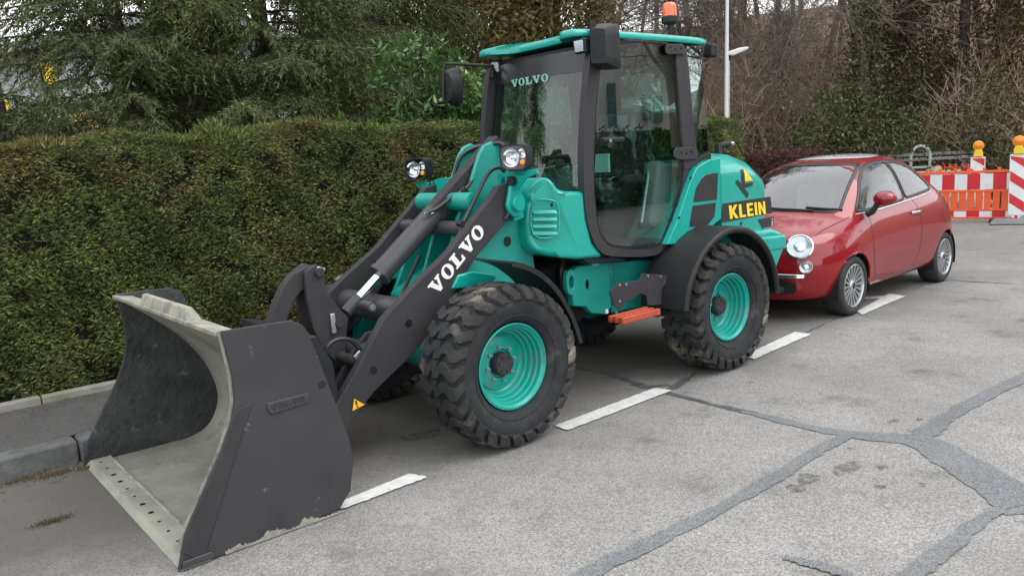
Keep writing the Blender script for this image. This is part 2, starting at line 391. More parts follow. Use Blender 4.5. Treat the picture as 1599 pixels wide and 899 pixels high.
def blot(u, v, r, ry=None, m=None):
    x, y = PZ(u, v); n = 26; ry = ry or r*.7; ph = R3.uniform(0, 6)
    pts = [(x+math.cos(a)*r*(1+.18*math.sin(3*a+ph)+R3.gauss(0, .06)), y+math.sin(a)*ry*(1+.15*math.cos(2*a+ph)+R3.gauss(0, .06)), .0021) for a in (2*math.pi*k/n for k in range(n))]
    MB().add(pts, [tuple(range(n))]).build('oil_stain', m or M_OIL, road, norm=False)
for u, v, r in ((657, 680, .13), (1325, 729, .085), (1262, 747, .075), (1243, 762, .06), (1377, 729, .04), (1310, 738, .04), (1395, 658, .045), (1436, 655, .03), (745, 840, .02), (1172, 597, .03), (1330, 700, .03), (1375, 760, .035), (1440, 757, .03)):
    blot(u, v, r)
# ================================================================== WHEEL LOADER
M_TEAL = mat('teal_paint', (.0015, .275, .228), (.0025, .31, .257), 3, rough=.35, spec=.3, coat=.6, bump=.02, bscale=60, lo=.3, hi=.7)
M_TEALM = mat('teal_frame_paint', (.002, .22, .182), (.004, .26, .215), 5, rough=.5, coat=.15, bump=.08, bscale=160)
M_CHAR = mat('charcoal_paint', (.030, .028, .031), (.038, .036, .039), 6, spec=.25, rough=.62, bump=.12, bscale=420, col3=(.075, .075, .077), scale3=9, lo3=.66, hi3=.8)
M_FRAME = mat('door_frame_paint', (.028, .026, .029), (.034, .032, .035), 6, spec=.3, rough=.5, bump=.08, bscale=420)
M_DARKG = mat('dark_grey_paint', (.042, .042, .046), (.05, .05, .054), 6, spec=.35, rough=.4, bump=.05, bscale=300)
M_BLACK = mat('black_plastic', (.012, .012, .013), (.017, .017, .018), 12, spec=.3, rough=.5, bump=.08, bscale=500, col3=(.036, .035, .033), scale3=7, lo3=.58, hi3=.8)
M_GLOSSB = mat('black_gloss', (.012, .012, .013), rough=.22)
M_RUB = mat('hose_rubber', (.014, .014, .015), rough=.42)
M_TYRE = mat('tyre_rubber', (.018, .019, .022), (.03, .031, .033), 14, spec=.25, rough=.78, bump=.25, bscale=150, col3=(.085, .08, .072), scale3=5, lo3=.58, hi3=.78)
M_TREAD = mat('tread_rubber', (.024, .024, .025), (.042, .041, .040), 10, spec=.25, rough=.85, bump=.5, bscale=90, col3=(.2, .175, .135), scale3=3.5, lo3=.54, hi3=.68)
M_CHROME = mat('chrome', (.8, .8, .8), rough=.12, metal=1)
M_ZINC = mat('zinc_steel', (.5, .52, .53), (.38, .4, .42), 30, rough=.38, metal=.85)
M_WHITE = mat('white_print', (.75, .75, .74), rough=.5)
M_YEL = mat('yellow_print', (.8, .56, .02), rough=.45)
M_BAND = mat('black_band', (.02, .021, .02), rough=.4)
M_DIRT = mat('bucket_worn_steel', (.19, .195, .165), (.3, .292, .24), 2.2, rough=.55, rough2=.8, bump=.35, bscale=26, col3=(.13, .098, .055), scale3=3.2, lo3=.58, hi3=.74)
M_BLIP = mat('bucket_lip_dirt', (.3, .285, .22), (.17, .17, .155), 7, rough=.85, bump=.5, bscale=40, lo=.42, hi=.6)
M_BSIDE = mat('bucket_side', (.032, .031, .035), (.043, .041, .045), 3, spec=.3, rough=.58, rough2=.7, bump=.12, bscale=420, col3=(.16, .16, .152), scale3=13, lo3=.66, hi3=.73)
M_BIN = mat('bucket_inside', (.015, .018, .019), (.05, .054, .05), 6, rough=.6, rough2=.85, bump=.6, bscale=30, col3=(.15, .14, .11), scale3=8, lo3=.6, hi3=.74)
M_GLASS = glassmat('cab_glass', (.5, .68, .62), 2.35)
M_GLASSW = glassmat('windscreen_glass', (.55, .72, .66), 1.6)
M_GLASSD = glassmat('door_glass', (.55, .74, .68), 2.0)
M_LENS = glassmat('lamp_lens', (.9, .93, .95), 1.5)
M_REFL = mat('lamp_reflector', (.78, .79, .81), rough=.12, metal=.95)
M_ORANGE = mat('step_orange', (.42, .06, .022), (.32, .05, .022), 12, rough=.55, col3=(.35, .16, .1), scale3=20, lo3=.62, hi3=.75)
M_AMBER = mat('beacon_amber', (.85, .12, .03), rough=.2, coat=.6)
M_AMB2 = mat('indicator_amber', (.9, .3, .05), rough=.3)
M_WARN = mat('warning_yellow', (.85, .42, .02), rough=.45)
M_SEAT = mat('seat_fabric', (.02, .02, .022), (.035, .035, .04), 40, rough=.9)
M_CABIN = mat('cab_interior', (.03, .031, .033), (.045, .046, .048), 9, rough=.75)
M_CONS = mat('console_grey', (.22, .24, .24), rough=.6)

LD = thing('wheel_loader', 'teal compact wheel loader with charcoal bucket parked beside the hedge', 'wheel loader')
RA, WBL, ZC, YT = .493, 2.185, .49, .862

# ---- lettering (slab serif and condensed sans), unit cap height
def _serif_I(x0, x1): return [(x0, 0), (x1, 0), (x1, .16), (x0, .16)]
LET = {
 'V': (1.16, [[(0, 1), (.56, 1), (.56, .86), (.47, .86), (.66, .34), (.82, .86), (.72, .86), (.72, 1), (1.16, 1), (1.16, .86), (1.06, .86), (.72, 0), (.48, 0), (.12, .86), (0, .86)]]),
 'L': (1.0, [[(0, 0), (1.0, 0), (1.0, .42), (.86, .42), (.78, .16), (.5, .16), (.5, .86), (.62, .86), (.62, 1), (0, 1), (0, .86), (.14, .86), (.14, .14), (0, .14)]]),
}
def _O():
    o = [(.5+.5*math.cos(t), .5+.52*math.sin(t)) for t in (2*math.pi*k/28 for k in range(28))]
    i = [(.5+.2*math.cos(t), .5+.39*math.sin(t)) for t in (2*math.pi*k/28 for k in range(28))]
    return o, i
SANS = {
 'K': (.62, [[(0, 0), (.2, 0), (.2, 1), (0, 1)], [(.2, .38), (.42, 0), (.65, 0), (.35, .53), (.64, 1), (.41, 1), (.2, .64)]]),
 'L': (.5, [[(0, 0), (.5, 0), (.5, .18), (.2, .18), (.2, 1), (0, 1)]]),
 'E': (.52, [[(0, 0), (.52, 0), (.52, .18), (.2, .18), (.2, .41), (.46, .41), (.46, .58), (.2, .58), (.2, .82), (.52, .82), (.52, 1), (0, 1)]]),
 'I': (.2, [[(0, 0), (.2, 0), (.2, 1), (0, 1)]]),
 'N': (.62, [[(0, 0), (.19, 0), (.19, .58), (.43, 0), (.62, 0), (.62, 1), (.43, 1), (.43, .42), (.19, 1), (0, 1)]]),
 '2': (.5, [[(0, 0), (.5, 0), (.5, .17), (.24, .17), (.48, .55), (.5, .78), (.4, .97), (.2, 1), (.03, .92), (0, .7), (.18, .7), (.22, .84), (.31, .8), (.3, .62), (0, .16)]]),
 '5': (.5, [[(.02, 0), (.34, 0), (.5, .14), (.5, .5), (.38, .64), (.2, .62), (.2, .83), (.47, .83), (.47, 1), (.02, 1), (.02, .46), (.24, .5), (.32, .44), (.32, .22), (.24, .17), (.02, .17)]]),
 'F': (.48, [[(0, 0), (.2, 0), (.2, .4), (.44, .4), (.44, .57), (.2, .57), (.2, .82), (.48, .82), (.48, 1), (0, 1)]]),
}
def lettering(word, font, fn, gap=.1, depth=.002, name='lettering', m=None, parent=None, widen=1.0):
    """fn(u,v,h) maps text space (cap height 1, h above the surface) to 3-D"""
    b = MB(); x = 0; w = []
    for ch in word:
        if font == 'slab' and ch == 'O':
            o, i = _O(); o = [(x+p[0]*widen, p[1]) for p in o]; i = [(x+p[0]*widen, p[1]) for p in i]; n = len(o)
            for k in range(n):
                q = (k+1) % n; b.prism3([fn(*o[k], 0), fn(*o[q], 0), fn(*i[q], 0), fn(*i[k], 0)], [fn(*o[k], depth), fn(*o[q], depth), fn(*i[q], depth), fn(*i[k], depth)])
            x += (1.0+gap)*widen
        else:
            wd, polys = (LET if font == 'slab' else SANS)[ch]
            for p in polys: b.prism3([fn(x+u*widen, v, 0) for u, v in p], [fn(x+u*widen, v, depth) for u, v in p])
            x += (wd+gap)*widen
    return b.build(name, m, parent, norm=True), x-gap*widen
def textwidth(word, font, gap=.1, widen=1.0):
    return (sum(1.0 if (font == 'slab' and c == 'O') else (LET if font == 'slab' else SANS)[c][0] for c in word)+gap*(len(word)-1))*widen

# ---- wheels
def tyre_mesh():
    b = MB()
    W = .17                       # half width
    prof = [(-W*.60, .262), (-W*.84, .285), (-W*1.0, .335), (-W*1.03, .38), (-W*.99, .42), (-W*.90, .448), (-W*.6, .462), (0, .466),
            (W*.6, .462), (W*.90, .448), (W*.99, .42), (W*1.03, .38), (W*1.0, .335), (W*.84, .285), (W*.60, .262)]
    b.lathe(prof, (0, 0, 0), (0, 1, 0), 72, close=True)
    # moulded rings on the sidewall
    for s in (-1, 1):
        for rr, yy in ((.405, 1.022), (.312, .955)):
            b.lathe([(s*W*(yy-.03), rr-.006), (s*W*(yy+.012), rr-.002), (s*W*(yy+.012), rr+.002), (s*W*(yy-.03), rr+.006)], (0, 0, 0), (0, 1, 0), 72, close=True)
    return b
def tread_mesh(seed):
    rr = random.Random(seed); b = MB(); n = 27; W = .17
    for s in (-1, 1):
        for k in range(n):
            a0 = 2*math.pi*(k+(.5 if s > 0 else 0))/n; da = 2*math.pi/n
            # path from centre to shoulder and over it: (y, radius, angular offset)
            path = [(-.02, .466, .0), (.03, .466, .1), (.062, .465, .42), (.1, .462, .42), (.135, .456, .1), (.158, .447, .12), (.171, .43, .35), (.176, .408, .5)]
            hgt = [.026, .028, .029, .030, .030, .027, .018, .005]; wid = [.26, .30, .31, .31, .33, .36, .36, .30]
            vs = []
            for (y, r, off), h, w in zip(path, hgt, wid):
                h *= rr.uniform(.88, 1.05); w = w*rr.uniform(.94, 1.05)*1.04
                for (t, rad) in ((-w, r-.008), (-w*.86, r+h), (w*.86, r+h), (w, r-.008)):
                    a = a0+(off+t)*da*s if True else 0
                    out = .012*(y > .15)*(rad > r)
                    vs.append((math.cos(a)*rad, s*(y+out), math.sin(a)*rad))
            m = len(path); fs = [(0, 1, 2, 3), ((m-1)*4+3, (m-1)*4+2, (m-1)*4+1, (m-1)*4)]
            for i in range(m-1): fs += [(i*4+q, i*4+q+1, i*4+4+q+1, i*4+4+q) for q in range(3)]
            b.add(vs, fs)
    return b
def rim_mesh():
    b = MB()
    # deep dished steel rim, outside = -y
    prof = [(-.125, .262), (-.128, .252), (-.112, .243), (-.108, .234), (-.08, .232), (-.076, .222), (-.045, .219), (-.041, .208), (-.012, .203), (-.008, .192), (.015, .186), (.03, .165), (.034, .10), (.034, .02), (.05, .02), (.05, .17), (.035, .19), (.0, .216), (-.04, .235), (-.1, .255), (-.115, .262)]
    b.lathe(prof, (0, 0, 0), (0, 1, 0), 56, close=True)
    b.lathe([(.05, .2), (.12, .262), (.128, .255), (.06, .19)], (0, 0, 0), (0, 1, 0), 40, close=True)
    b.lathe([(.02, .165), (-.0, .1), (.0, .09), (.034, .085)], (0, 0, 0), (0, 1, 0), 40)
    return b
def make_wheel():
    w = rim_mesh().build('wheel', mat('rim_paint', (.0015, .26, .215), (.0025, .29, .24), 5, rough=.38, spec=.3, coat=.35, col3=(.07, .2, .165), scale3=6, lo3=.52, hi3=.75), LD, smooth=40)
    tyre_mesh().build('tyre', M_TYRE, w, smooth=45)
    tread_mesh(3).build('tyre_tread', M_TREAD, w, smooth=30)
    h = MB(); h.lathe([(.01, .072), (-.035, .072), (-.046, .064), (-.046, .0005)], (0, 0, 0), (0, 1, 0), 28)
    for k in range(6):
        a = k*math.pi/3; h.lathe([(-.044, .008), (-.054, .008), (-.054, .0005)], (math.cos(a)*.045, 0, math.sin(a)*.045), (0, 1, 0), 8)
    h.build('hub', M_CHAR, w, smooth=40)
    for k in range(8):
        a = (k+.4)*math.pi/4; h = MB(); h.lathe([(.03, .011), (-.012, .011), (-.012, .006), (-.028, .006), (-.028, .0005)], (math.cos(a)*.105, 0, math.sin(a)*.105), (0, 1, 0), 6)
        h.build('wheel_nut', M_ZINC, w, smooth=30)
    return w
w0 = make_wheel(); first = True
for (x, y, ry, rz) in ((0, -1, .2, 0), (WBL, -1, .55, 0), (0, 1, .9, math.pi), (WBL, 1, 1.3, math.pi)):
    w = w0 if first else copy_tree(w0, LD); first = False
    w.location = (x, y*(YT-.125), ZC); w.rotation_euler = Matrix.Rotation(rz, 3, 'Z').to_quaternion().to_matrix().to_euler()
    w.rotation_euler = (Matrix.Rotation(rz, 3, 'Z') @ Matrix.Rotation(ry, 3, 'Y')).to_euler()
# axles
for x in (0, WBL):
    b = MB(); b.lathe([(-.72, .075), (-.5, .08), (-.3, .1), (-.15, .16), (.15, .16), (.3, .1), (.5, .08), (.72, .075)], (x, 0, ZC), (0, 1, 0), 16); b.build('axle', M_TEALM, LD, smooth=40)

# ---- bucket
BW = .9
side_px = [(278, 891), (400, 845), (490, 810), (530, 792), (546, 765), (551, 715), (543, 680), (512, 600), (480, 518), (470, 506), (455, 500), (400, 508), (345, 517), (352, 545), (362, 585), (366, 625), (361, 658), (345, 705), (325, 750), (303, 800), (288, 835), (283, 862)]
side = polyY(side_px, -BW)
side = [(x, max(z, .004)) for x, z in side]
shellc = curve3([(-1.98, .012, 0), (-1.75, .012, 0), (-1.5, .012, 0), (-1.36, .018, 0), (-1.24, .07, 0), (-1.165, .2, 0), (-1.165, .33, 0), (-1.22, .5, 0), (-1.34, .68, 0), (-1.48, .82, 0), (-1.62, .935, 0), (-1.7, 1.0, 0)], 4)
shell = [(p[0], p[1]) for p in shellc]
def thick(c, t):
    c = [np.array(p) for p in c]; out = []
    for i in range(len(c)):
        d = c[min(i+1, len(c)-1)]-c[max(i-1, 0)]; d /= np.linalg.norm(d); out.append(c[i]+np.array([d[1], -d[0]])*t)
    return out
BK = MB(); ext = thick(shell, .014)
BK.prism(shell+[tuple(q) for q in ext[::-1]], -BW+.016, BW-.016)
# shell as quad strips
BK = MB(); n = len(shell)
vs = []
for y in (-BW+.014, BW-.014):
    for p in shell: vs.append((p[0], y, p[1]))
    for p in ext: vs.append((p[0], y, p[1]))
fs = [(i, i+1, 2*n+i+1, 2*n+i) for i in range(n-1)]+[(n+i, 3*n+i, 3*n+i+1, n+i+1) for i in range(n-1)]+[(0, 2*n, 3*n, n), (n-1, 2*n-1, 4*n-1, 3*n-1)]
fs += [(i, n+i, n+i+1, i+1) for i in range(n-1)]+[(2*n+i, 2*n+i+1, 3*n+i+1, 3*n+i) for i in range(n-1)]
BK.add(vs, fs)
bucket = BK.build('bucket', M_DIRT, LD, smooth=40)
tag(bucket, 'charcoal digging bucket with mud-streaked pale inner floor')
MB().prism(side, -BW-.009, -BW+.013).build('side_plate', M_BSIDE, bucket, bevel=.003)
MB().prism(side, BW-.013, BW+.009).build('side_plate', M_BIN, bucket, bevel=.003)
# worn pale line along the cut edge of the near plate
edge = side[12:]; edge_in = thick(edge[::-1], -.014)[::-1]
ew = MB(); m_ = len(edge)
for i in range(m_-1):
    q = [edge[i], edge[i+1], tuple(edge_in[i+1]), tuple(edge_in[i])]
    ew.add([(p[0], -BW+.0145, p[1]) for p in q], [(0, 1, 2, 3)])
ew.build('worn_edge', M_BLIP, bucket)
# cutting edge with bolt holes
MB().prism([(-2.0, .003), (-1.86, .003), (-1.86, .03), (-1.965, .03)], -BW-.012, BW+.012).build('cutting_edge', M_DIRT, bucket, bevel=.003)
wl = MB(); wl.tube([(-1.858, -BW+.02, .029), (-1.858, BW-.02, .029)], .008, 8); wl.build('weld_bead', M_BLIP, bucket, smooth=60)
for k in range(12):
    h = MB(); h.disc((-1.925+R3.uniform(-.003, .003), -.80+k*1.6/11, .0312), (0, 0, 1), (.009 if k not in (4, 5, 8, 9) else .015), 14); h.build('bolt_hole', M_GLOSSB, bucket, norm=False)
# spill guard on the top lip
LIP = MB(); LIP.prism([(-1.72, 1.0), (-1.62, .985), (-1.6, 1.0), (-1.72, 1.022)], -BW+.02, BW-.02); LIP.build('top_lip', M_BLIP, bucket, bevel=.004)
LIP = MB()
ga, gb_ = PXp(291, 488, -1.7)[0], PXp(219, 470, -1.7)[0]
LIP.prism3([(-1.71, ga, 1.01), (-1.71, gb_, 1.01), (-1.62, gb_, 1.0), (-1.62, ga, 1.0)], [(-1.685, ga+.05, 1.075), (-1.685, gb_, 1.075), (-1.655, gb_, 1.075), (-1.655, ga+.05, 1.075)])
LIP.build('spill_guard', M_BLIP, bucket, bevel=.006)
# bucket back stiffeners, wear plate, shoe, name plate, hole
b = MB(); b.prism(polyY([(283, 862), (288, 835), (303, 800), (325, 750), (345, 705), (361, 658), (368, 640), (386, 630), (394, 628), (390, 640), (352, 760), (322, 860), (312, 875)], -BW-.009), -BW-.017, -BW-.009); b.build('wear_plate', M_CHAR, bucket, bevel=.004)
b = MB(); b.prism(polyY([(284, 889), (286, 876), (330, 860), (336, 866), (330, 872)], -BW-.017), -BW-.024, -BW-.012); b.build('corner_shoe', M_DARKG, bucket, bevel=.004)
b = MB(); b.prism(polyY([(416, 629), (478, 613), (483, 617), (480, 628), (424, 646), (418, 641)], -BW-.009), -BW-.017, -BW-.009); b.build('name_plate', M_DARKG, bucket, bevel=.003)
A = np.array(PY(424, 642, -BW-.017)); B_ = np.array(PY(477, 627, -BW-.017)); C_ = np.array(PY(422, 631, -BW-.017))
def fn(u, v, h, A=A, B_=B_, C_=C_, tw=textwidth('VOLVO', 'slab', .12)):
    p = A+(B_-A)*u/tw+(C_-A)*(v*.8+.05); return (p[0], -BW-.017-h*2, p[1])
lettering('VOLVO', 'slab', fn, .12, .0015, 'lettering', M_CHAR, bucket)
x, z = PY(503, 600, -BW-.009); MB().lathe([(0, .02), (.0015, .02), (.0015, .0005)], (x, -BW-.0092, z), (0, -1, 0), 18).build('side_hole', M_GLOSSB, bucket)
for (u, v, w_, h_) in ((480, 800, .2, .05), (410, 832, .12, .04)): pass
# mud rim at the bottom of the near side plate
mud = MB(); pts = []
bx = np.linspace(-1.80, -1.2, 70)
top = [(x, .010+.036*max(0, math.sin((x+1.85)*5.0)*math.sin(x*17)**2)*R3.uniform(.5, 1.1)+.012*R3.random()) for x in bx]
mud.prism([(x, .006) for x in bx[::-1]]+top, -BW-.0115, -BW-.0085); mud.build('mud_crust', M_BLIP, bucket)

# ---- lift arms
YA0, YA1 = -.445, -.385
arm_px = [(500, 668), (528, 628), (560, 572), (600, 497), (645, 448), (699, 396), (770, 305), (779, 291), (796, 285), (808, 300), (808, 330), (795, 342), (744, 401), (713, 450), (684, 508), (640, 558), (584, 612), (547, 662), (530, 690), (505, 690)]
arm = polyY(arm_px, YA0)
for s in (-1, 1):
    b = MB(); b.prism(arm, s*abs(YA0), s*abs(YA1)); a_ = b.build('lift_arm', M_CHAR, LD, bevel=.006)
    if s < 0: near_arm = a_
for (u, v, r) in ((638, 505, .026), (583, 578, .026)):
    x, z = PY(u, v, YA0-.001)
    MB().lathe([(0, r+.004), (.0015, r+.004), (.0015, r), (.0, r)], (x, YA0-.0005, z), (0, -1, 0), 22, close=True).build('hole_rim', M_DARKG, near_arm)
    MB().disc((x, YA0-.0012, z), (0, -1, 0), r, 20).build('arm_hole', M_GLOSSB, near_arm, norm=False)
A = np.array(PY(681, 463, YA0)); B_ = np.array(PY(758, 363, YA0)); d_ = B_-A; n_ = np.array([-d_[1], d_[0]]); n_ /= np.linalg.norm(n_)
top_ = np.array(PY(668, 447, YA0)); hh = .09
tw = textwidth('VOLVO', 'slab', .1)
def fn(u, v, h, A=A, d=d_, n=n_):
    p = A+d*u/tw+n*v*hh; return (p[0], YA0-.001-h, p[1])
lettering('VOLVO', 'slab', fn, .1, .0015, 'lettering', M_WHITE, near_arm)
# warning triangle
tri = polyY([(546, 647), (551, 617), (574, 630)], YA0); tri2 = polyY([(550, 641), (553, 622), (569, 631)], YA0)
MB().prism(tri, YA0-.002, YA0).build('warning_sticker', M_BAND, near_arm); MB().prism(tri2, YA0-.003, YA0-.0005).build('warning_sign', M_WARN, near_arm)
c0 = np.array(PY(555, 625, YA0)); c1 = np.array(PY(558, 635, YA0)); dd = c1-c0; pp = np.array([-dd[1], dd[0]])*.16
MB().prism([tuple(c0+pp), tuple(c0+dd*.7+pp*.6), tuple(c0+dd*.7-pp*.6), tuple(c0-pp)], YA0-.004, YA0-.001).prism([tuple(c0+dd*.82+pp*.8), tuple(c0+dd*1.05+pp*.8), tuple(c0+dd*1.05-pp*.8), tuple(c0+dd*.82-pp*.8)], YA0-.004, YA0-.001).build('warning_mark', M_BAND, near_arm)
# cross tubes
x, z = PY(735, 357, YA1); MB().tube([(x, YA1, z), (x, -YA1, z)], .045, 20).build('cross_tube', M_DARKG, LD, smooth=40)
x, z = PY(640, 490, YA1); MB().tube([(x, YA1, z), (x, -YA1, z)], .085, 20).build('cross_tube', M_DARKG, LD, smooth=40)
x, z = PY(590, 555, YA1); MB().tube([(x, YA1, z), (x, -YA1, z)], .06, 20).build('cross_tube', M_DARKG, LD, smooth=40)

# ---- lift tower
tower = polyY([(766, 318), (778, 296), (800, 285), (822, 330), (838, 440), (836, 470), (700, 490), (698, 470), (722, 400), (745, 350)], -.33); tower_bevel = .008
peak = polyY([(749, 240), (756, 227), (768, 221), (780, 228), (789, 248), (806, 300), (812, 340), (800, 400), (690, 440), (715, 340), (735, 285)], -.13)
for s in (-1, 1):
    MB().prism(peak, s*.13, s*.098).build('tower_peak', M_TEALM, LD, bevel=.008)
    b = MB(); b.prism(tower, s*.335, s*.30); t = b.build('tower_plate', M_TEALM, LD, bevel=tower_bevel)
    if s < 0:
        x, z = PY(792, 377, -.336); MB().disc((x, -.3365, z), (0, -1, 0), .034, 24).build('tower_hole', M_GLOSSB, t, norm=False)
        MB().lathe([(0, .04), (.002, .038), (.002, .034), (0, .034)], (x, -.3362, z), (0, -1, 0), 24, close=True).build('hole_rim', M_TEALM, t)
# front frame body between the wheels
b = MB(); b.prism(polyY([(690, 470), (745, 425), (838, 425), (845, 520), (700, 560)], -.33), -.30, .30); b.build('front_frame', M_TEALM, LD, bevel=.02)
# tower cross shafts and pivot ears
x, z = PY(740, 315, -.3); MB().tube([(x, -.30, z), (x, .30, z)], .06, 20).build('tower_tube', M_TEALM, LD, smooth=40)
xb, zb = PY(809, 318, -.50)
for s in (-1, 1):
    ear = [(xb-.04, zb+.12), (xb+.05, zb+.12)]+[(xb+.078*math.cos(a), zb+.085*math.sin(a)) for a in np.linspace(.9, -math.pi, 14)]
    b = MB(); b.prism(ear, s*.455, s*.487); e = b.build('pivot_ear', M_TEAL, LD, bevel=.008)
    b = MB(); b.lathe([(-.02, .05), (.025, .05), (.032, .044), (.032, .0005)], (xb, s*.487, zb), (0, s, 0), 28); b.build('pivot_boss', M_TEAL, LD, smooth=35)
    b = MB(); b.prism([(xb+.0, zb-.12), (xb+.0, zb+.13), (xb+.07, zb+.13), (xb+.09, zb-.1)], s*.335, s*.455); b.build('ear_web', M_TEAL, LD, bevel=.01)

# ---- tilt cylinder on the centre line
T0, T1, T2, T3 = [(PY(u, v, -.02)[0], -.02, PY(u, v, -.02)[1]) for u, v in ((770, 230), (678, 334), (588, 426), (540, 488))]
T0, T3 = np.array(T0), np.array(T3); ax_ = (T3-T0)/np.linalg.norm(T3-T0)
def tp(px):  # length along the axis nearest to a pixel
    q = np.array((PY(*px, -.02)[0], -.02, PY(*px, -.02)[1])); return T0+ax_*np.dot(q-T0, ax_)
pa, pb, pc = tp((678, 334)), tp((588, 426)), tp((559, 463))
up_ = np.cross(ax_, [0, 1, 0]); up_ /= np.linalg.norm(up_)
def beam(p, q, w, h, name, m, par=LD, bev=.006, h1=None):
    h1 = h1 or h; A_ = [p+np.array([0, s*w/2, 0])+up_*t*h/2 for s, t in ((-1, -1), (1, -1), (1, 1), (-1, 1))]; B2 = [q+np.array([0, s*w/2, 0])+up_*t*h1/2 for s, t in ((-1, -1), (1, -1), (1, 1), (-1, 1))]
    return MB().prism3(A_, B2).build(name, m, par, bevel=bev)
tiltb = beam(T0-ax_*.05, pa+ax_*.01, .1, .12, 'tilt_cylinder_mount', M_CHAR)
cyl = MB(); cyl.tube([pa, pb-ax_*.03, pb-ax_*.03, pb], [.072, .072, .079, .079], 28); cyl = cyl.build('tilt_cylinder', M_DARKG, LD, smooth=35)
MB().tube([pb, pc], .03, 20).build('piston_rod', M_CHROME, cyl, smooth=35)
MB().tube([pc, T3], .04, 16).build('rod_eye', M_DARKG, cyl, smooth=35)
q = pa+ax_*.06; MB().box(q+up_*.0725+np.array([0, -.02, 0]), (.05, .03, .002), Matrix((tuple(ax_), (0, 1, 0), tuple(up_))).transposed()).build('cylinder_label', M_WHITE, cyl)
MB().tube([T0+np.array([0, -.145, -.0]), T0+np.array([0, .185, 0])], .032, 14).build('tilt_pin', M_CHAR, LD, smooth=35)

# ---- bell crank, link, coupler
bc_px = [(491, 413), (477, 424), (478, 450), (480, 470), (488, 512), (505, 546), (531, 573), (540, 562), (541, 520), (544, 496), (531, 483), (512, 457), (507, 441), (504, 421), (498, 415)]
bc = polyY(bc_px, -.12)
for y0, y1 in ((-.125, -.09), (.02, .055)): MB().prism(bc, y0, y1).build('bell_crank', M_CHAR, LD, bevel=.006)
for (u, v) in ((497, 424), (527, 503)):
    x, z = PY(u, v, -.125); MB().tube([(x, -.155, z), (x, .08, z)], .026, 16).build('link_pin', M_CHAR, LD, smooth=35)
    MB().box((x-(.035 if v > 450 else -.01), -.136, z+(.0 if v > 450 else .01)), (.03, .018, .12) if v > 450 else (.05, .02, .03), Matrix.Rotation(.35 if v < 450 else .0, 3, 'Y')).build('pin_lock', M_ZINC, LD, bevel=.003)
lk = polyY([(498, 414), (477, 414), (453, 427), (438, 447), (428, 470), (414, 506), (440, 520), (446, 495), (457, 467), (466, 455), (480, 447), (498, 440)], -.04)
MB().prism(lk, -.075, -.005).build('tilt_link', M_CHAR, LD, bevel=.008)
# quick coupler frame behind the bucket and lugs
cp = MB(); cp.prism(polyY([(452, 520), (480, 520), (505, 560), (520, 640), (505, 650), (470, 600)], -.3), -.42, .42); cp.build('coupler_frame', M_BLACK, LD, bevel=.01)
for y in (-.33, -.22, .2, .31):
    MB().prism(polyY([(520, 655), (525, 600), (555, 545), (575, 520), (592, 515), (598, 525), (580, 560), (560, 600), (545, 640)], -.25), y-.014, y+.014).build('coupler_lug', M_CHAR, LD, bevel=.004)
x, z = PY(560, 566, -.36); MB().tube([(x, -.375, z), (x, -.15, z)], .035, 18).build('coupler_pin', M_CHAR, LD, smooth=35)
MB().box((x-.01, -.377, z+.05), (.05, .015, .03), Matrix.Rotation(-.6, 3, 'Y')).build('pin_lock', M_ZINC, LD, bevel=.003)
x, z = PY(574, 478, -.2); MB().tube([(x, -.26, z), (x, -.14, z)], .03, 16).build('link_pin', M_DARKG, LD, smooth=35)
MB().tube([(x, -.265, z), (x, -.26, z)], .02, 10).build('pin_bolt', M_ZINC, LD, smooth=35)

# ---- hoses
def hose(pix, ys, r=.013, m=M_RUB, name='hydraulic_hose'):
    pts = [(PY(u, v, y)[0], y, PY(u, v, y)[1]) for (u, v), y in zip(pix, ys)]
    return MB().tube(curve3(pts, 8), r, 10).build(name, m, LD, smooth=60)
hose([(668, 332), (683, 325), (706, 308), (730, 292), (748, 262), (762, 238), (773, 224), (787, 228), (790, 245)], [-.1, -.11, -.12, -.12, -.11, -.1, -.13, -.17, -.2], .014)
hose([(716, 370), (722, 350), (737, 320), (752, 290), (765, 268), (780, 262), (790, 272)], [-.36, -.36, -.34, -.34, -.34, -.35, -.33], .013)
hose([(708, 285), (712, 262), (722, 242), (738, 232), (760, 226)], [.1, .1, .08, .08, .06], .014)
hose([(506, 560), (512, 540), (527, 530), (545, 530), (557, 540), (566, 552)], [-.32, -.33, -.33, -.33, -.33, -.34], .012)
hose([(505, 560), (506, 585), (515, 610), (524, 640)], [-.32, -.32, -.33, -.34], .012)
hose([(595, 510), (610, 490), (625, 465), (640, 432), (655, 400)], [.05, .05, .05, .06, .08], .013)
hose([(791, 305), (797, 318), (793, 335), (788, 342)], [-.45, -.46, -.46, -.45], .014)
for (u, v, y) in ((724, 298, -.12), (720, 350, -.36)):
    x, z = PY(u, v, y); MB().box((x, y, z), (.05, .05, .035), Matrix.Rotation(.7, 3, 'Y')).build('hose_clamp', M_BLACK, LD, bevel=.004)
pts = [(PY(u, v, -.1)[0], -.1, PY(u, v, -.1)[1]) for u, v in ((664, 332), (672, 334), (682, 328), (696, 318))]
MB().tube(curve3(pts, 6), .012, 10).build('hose_fitting', M_CHROME, LD, smooth=50)
hose([(694, 298), (700, 289), (708, 280)], [.3, .3, .3], .009, M_YEL, 'cable')

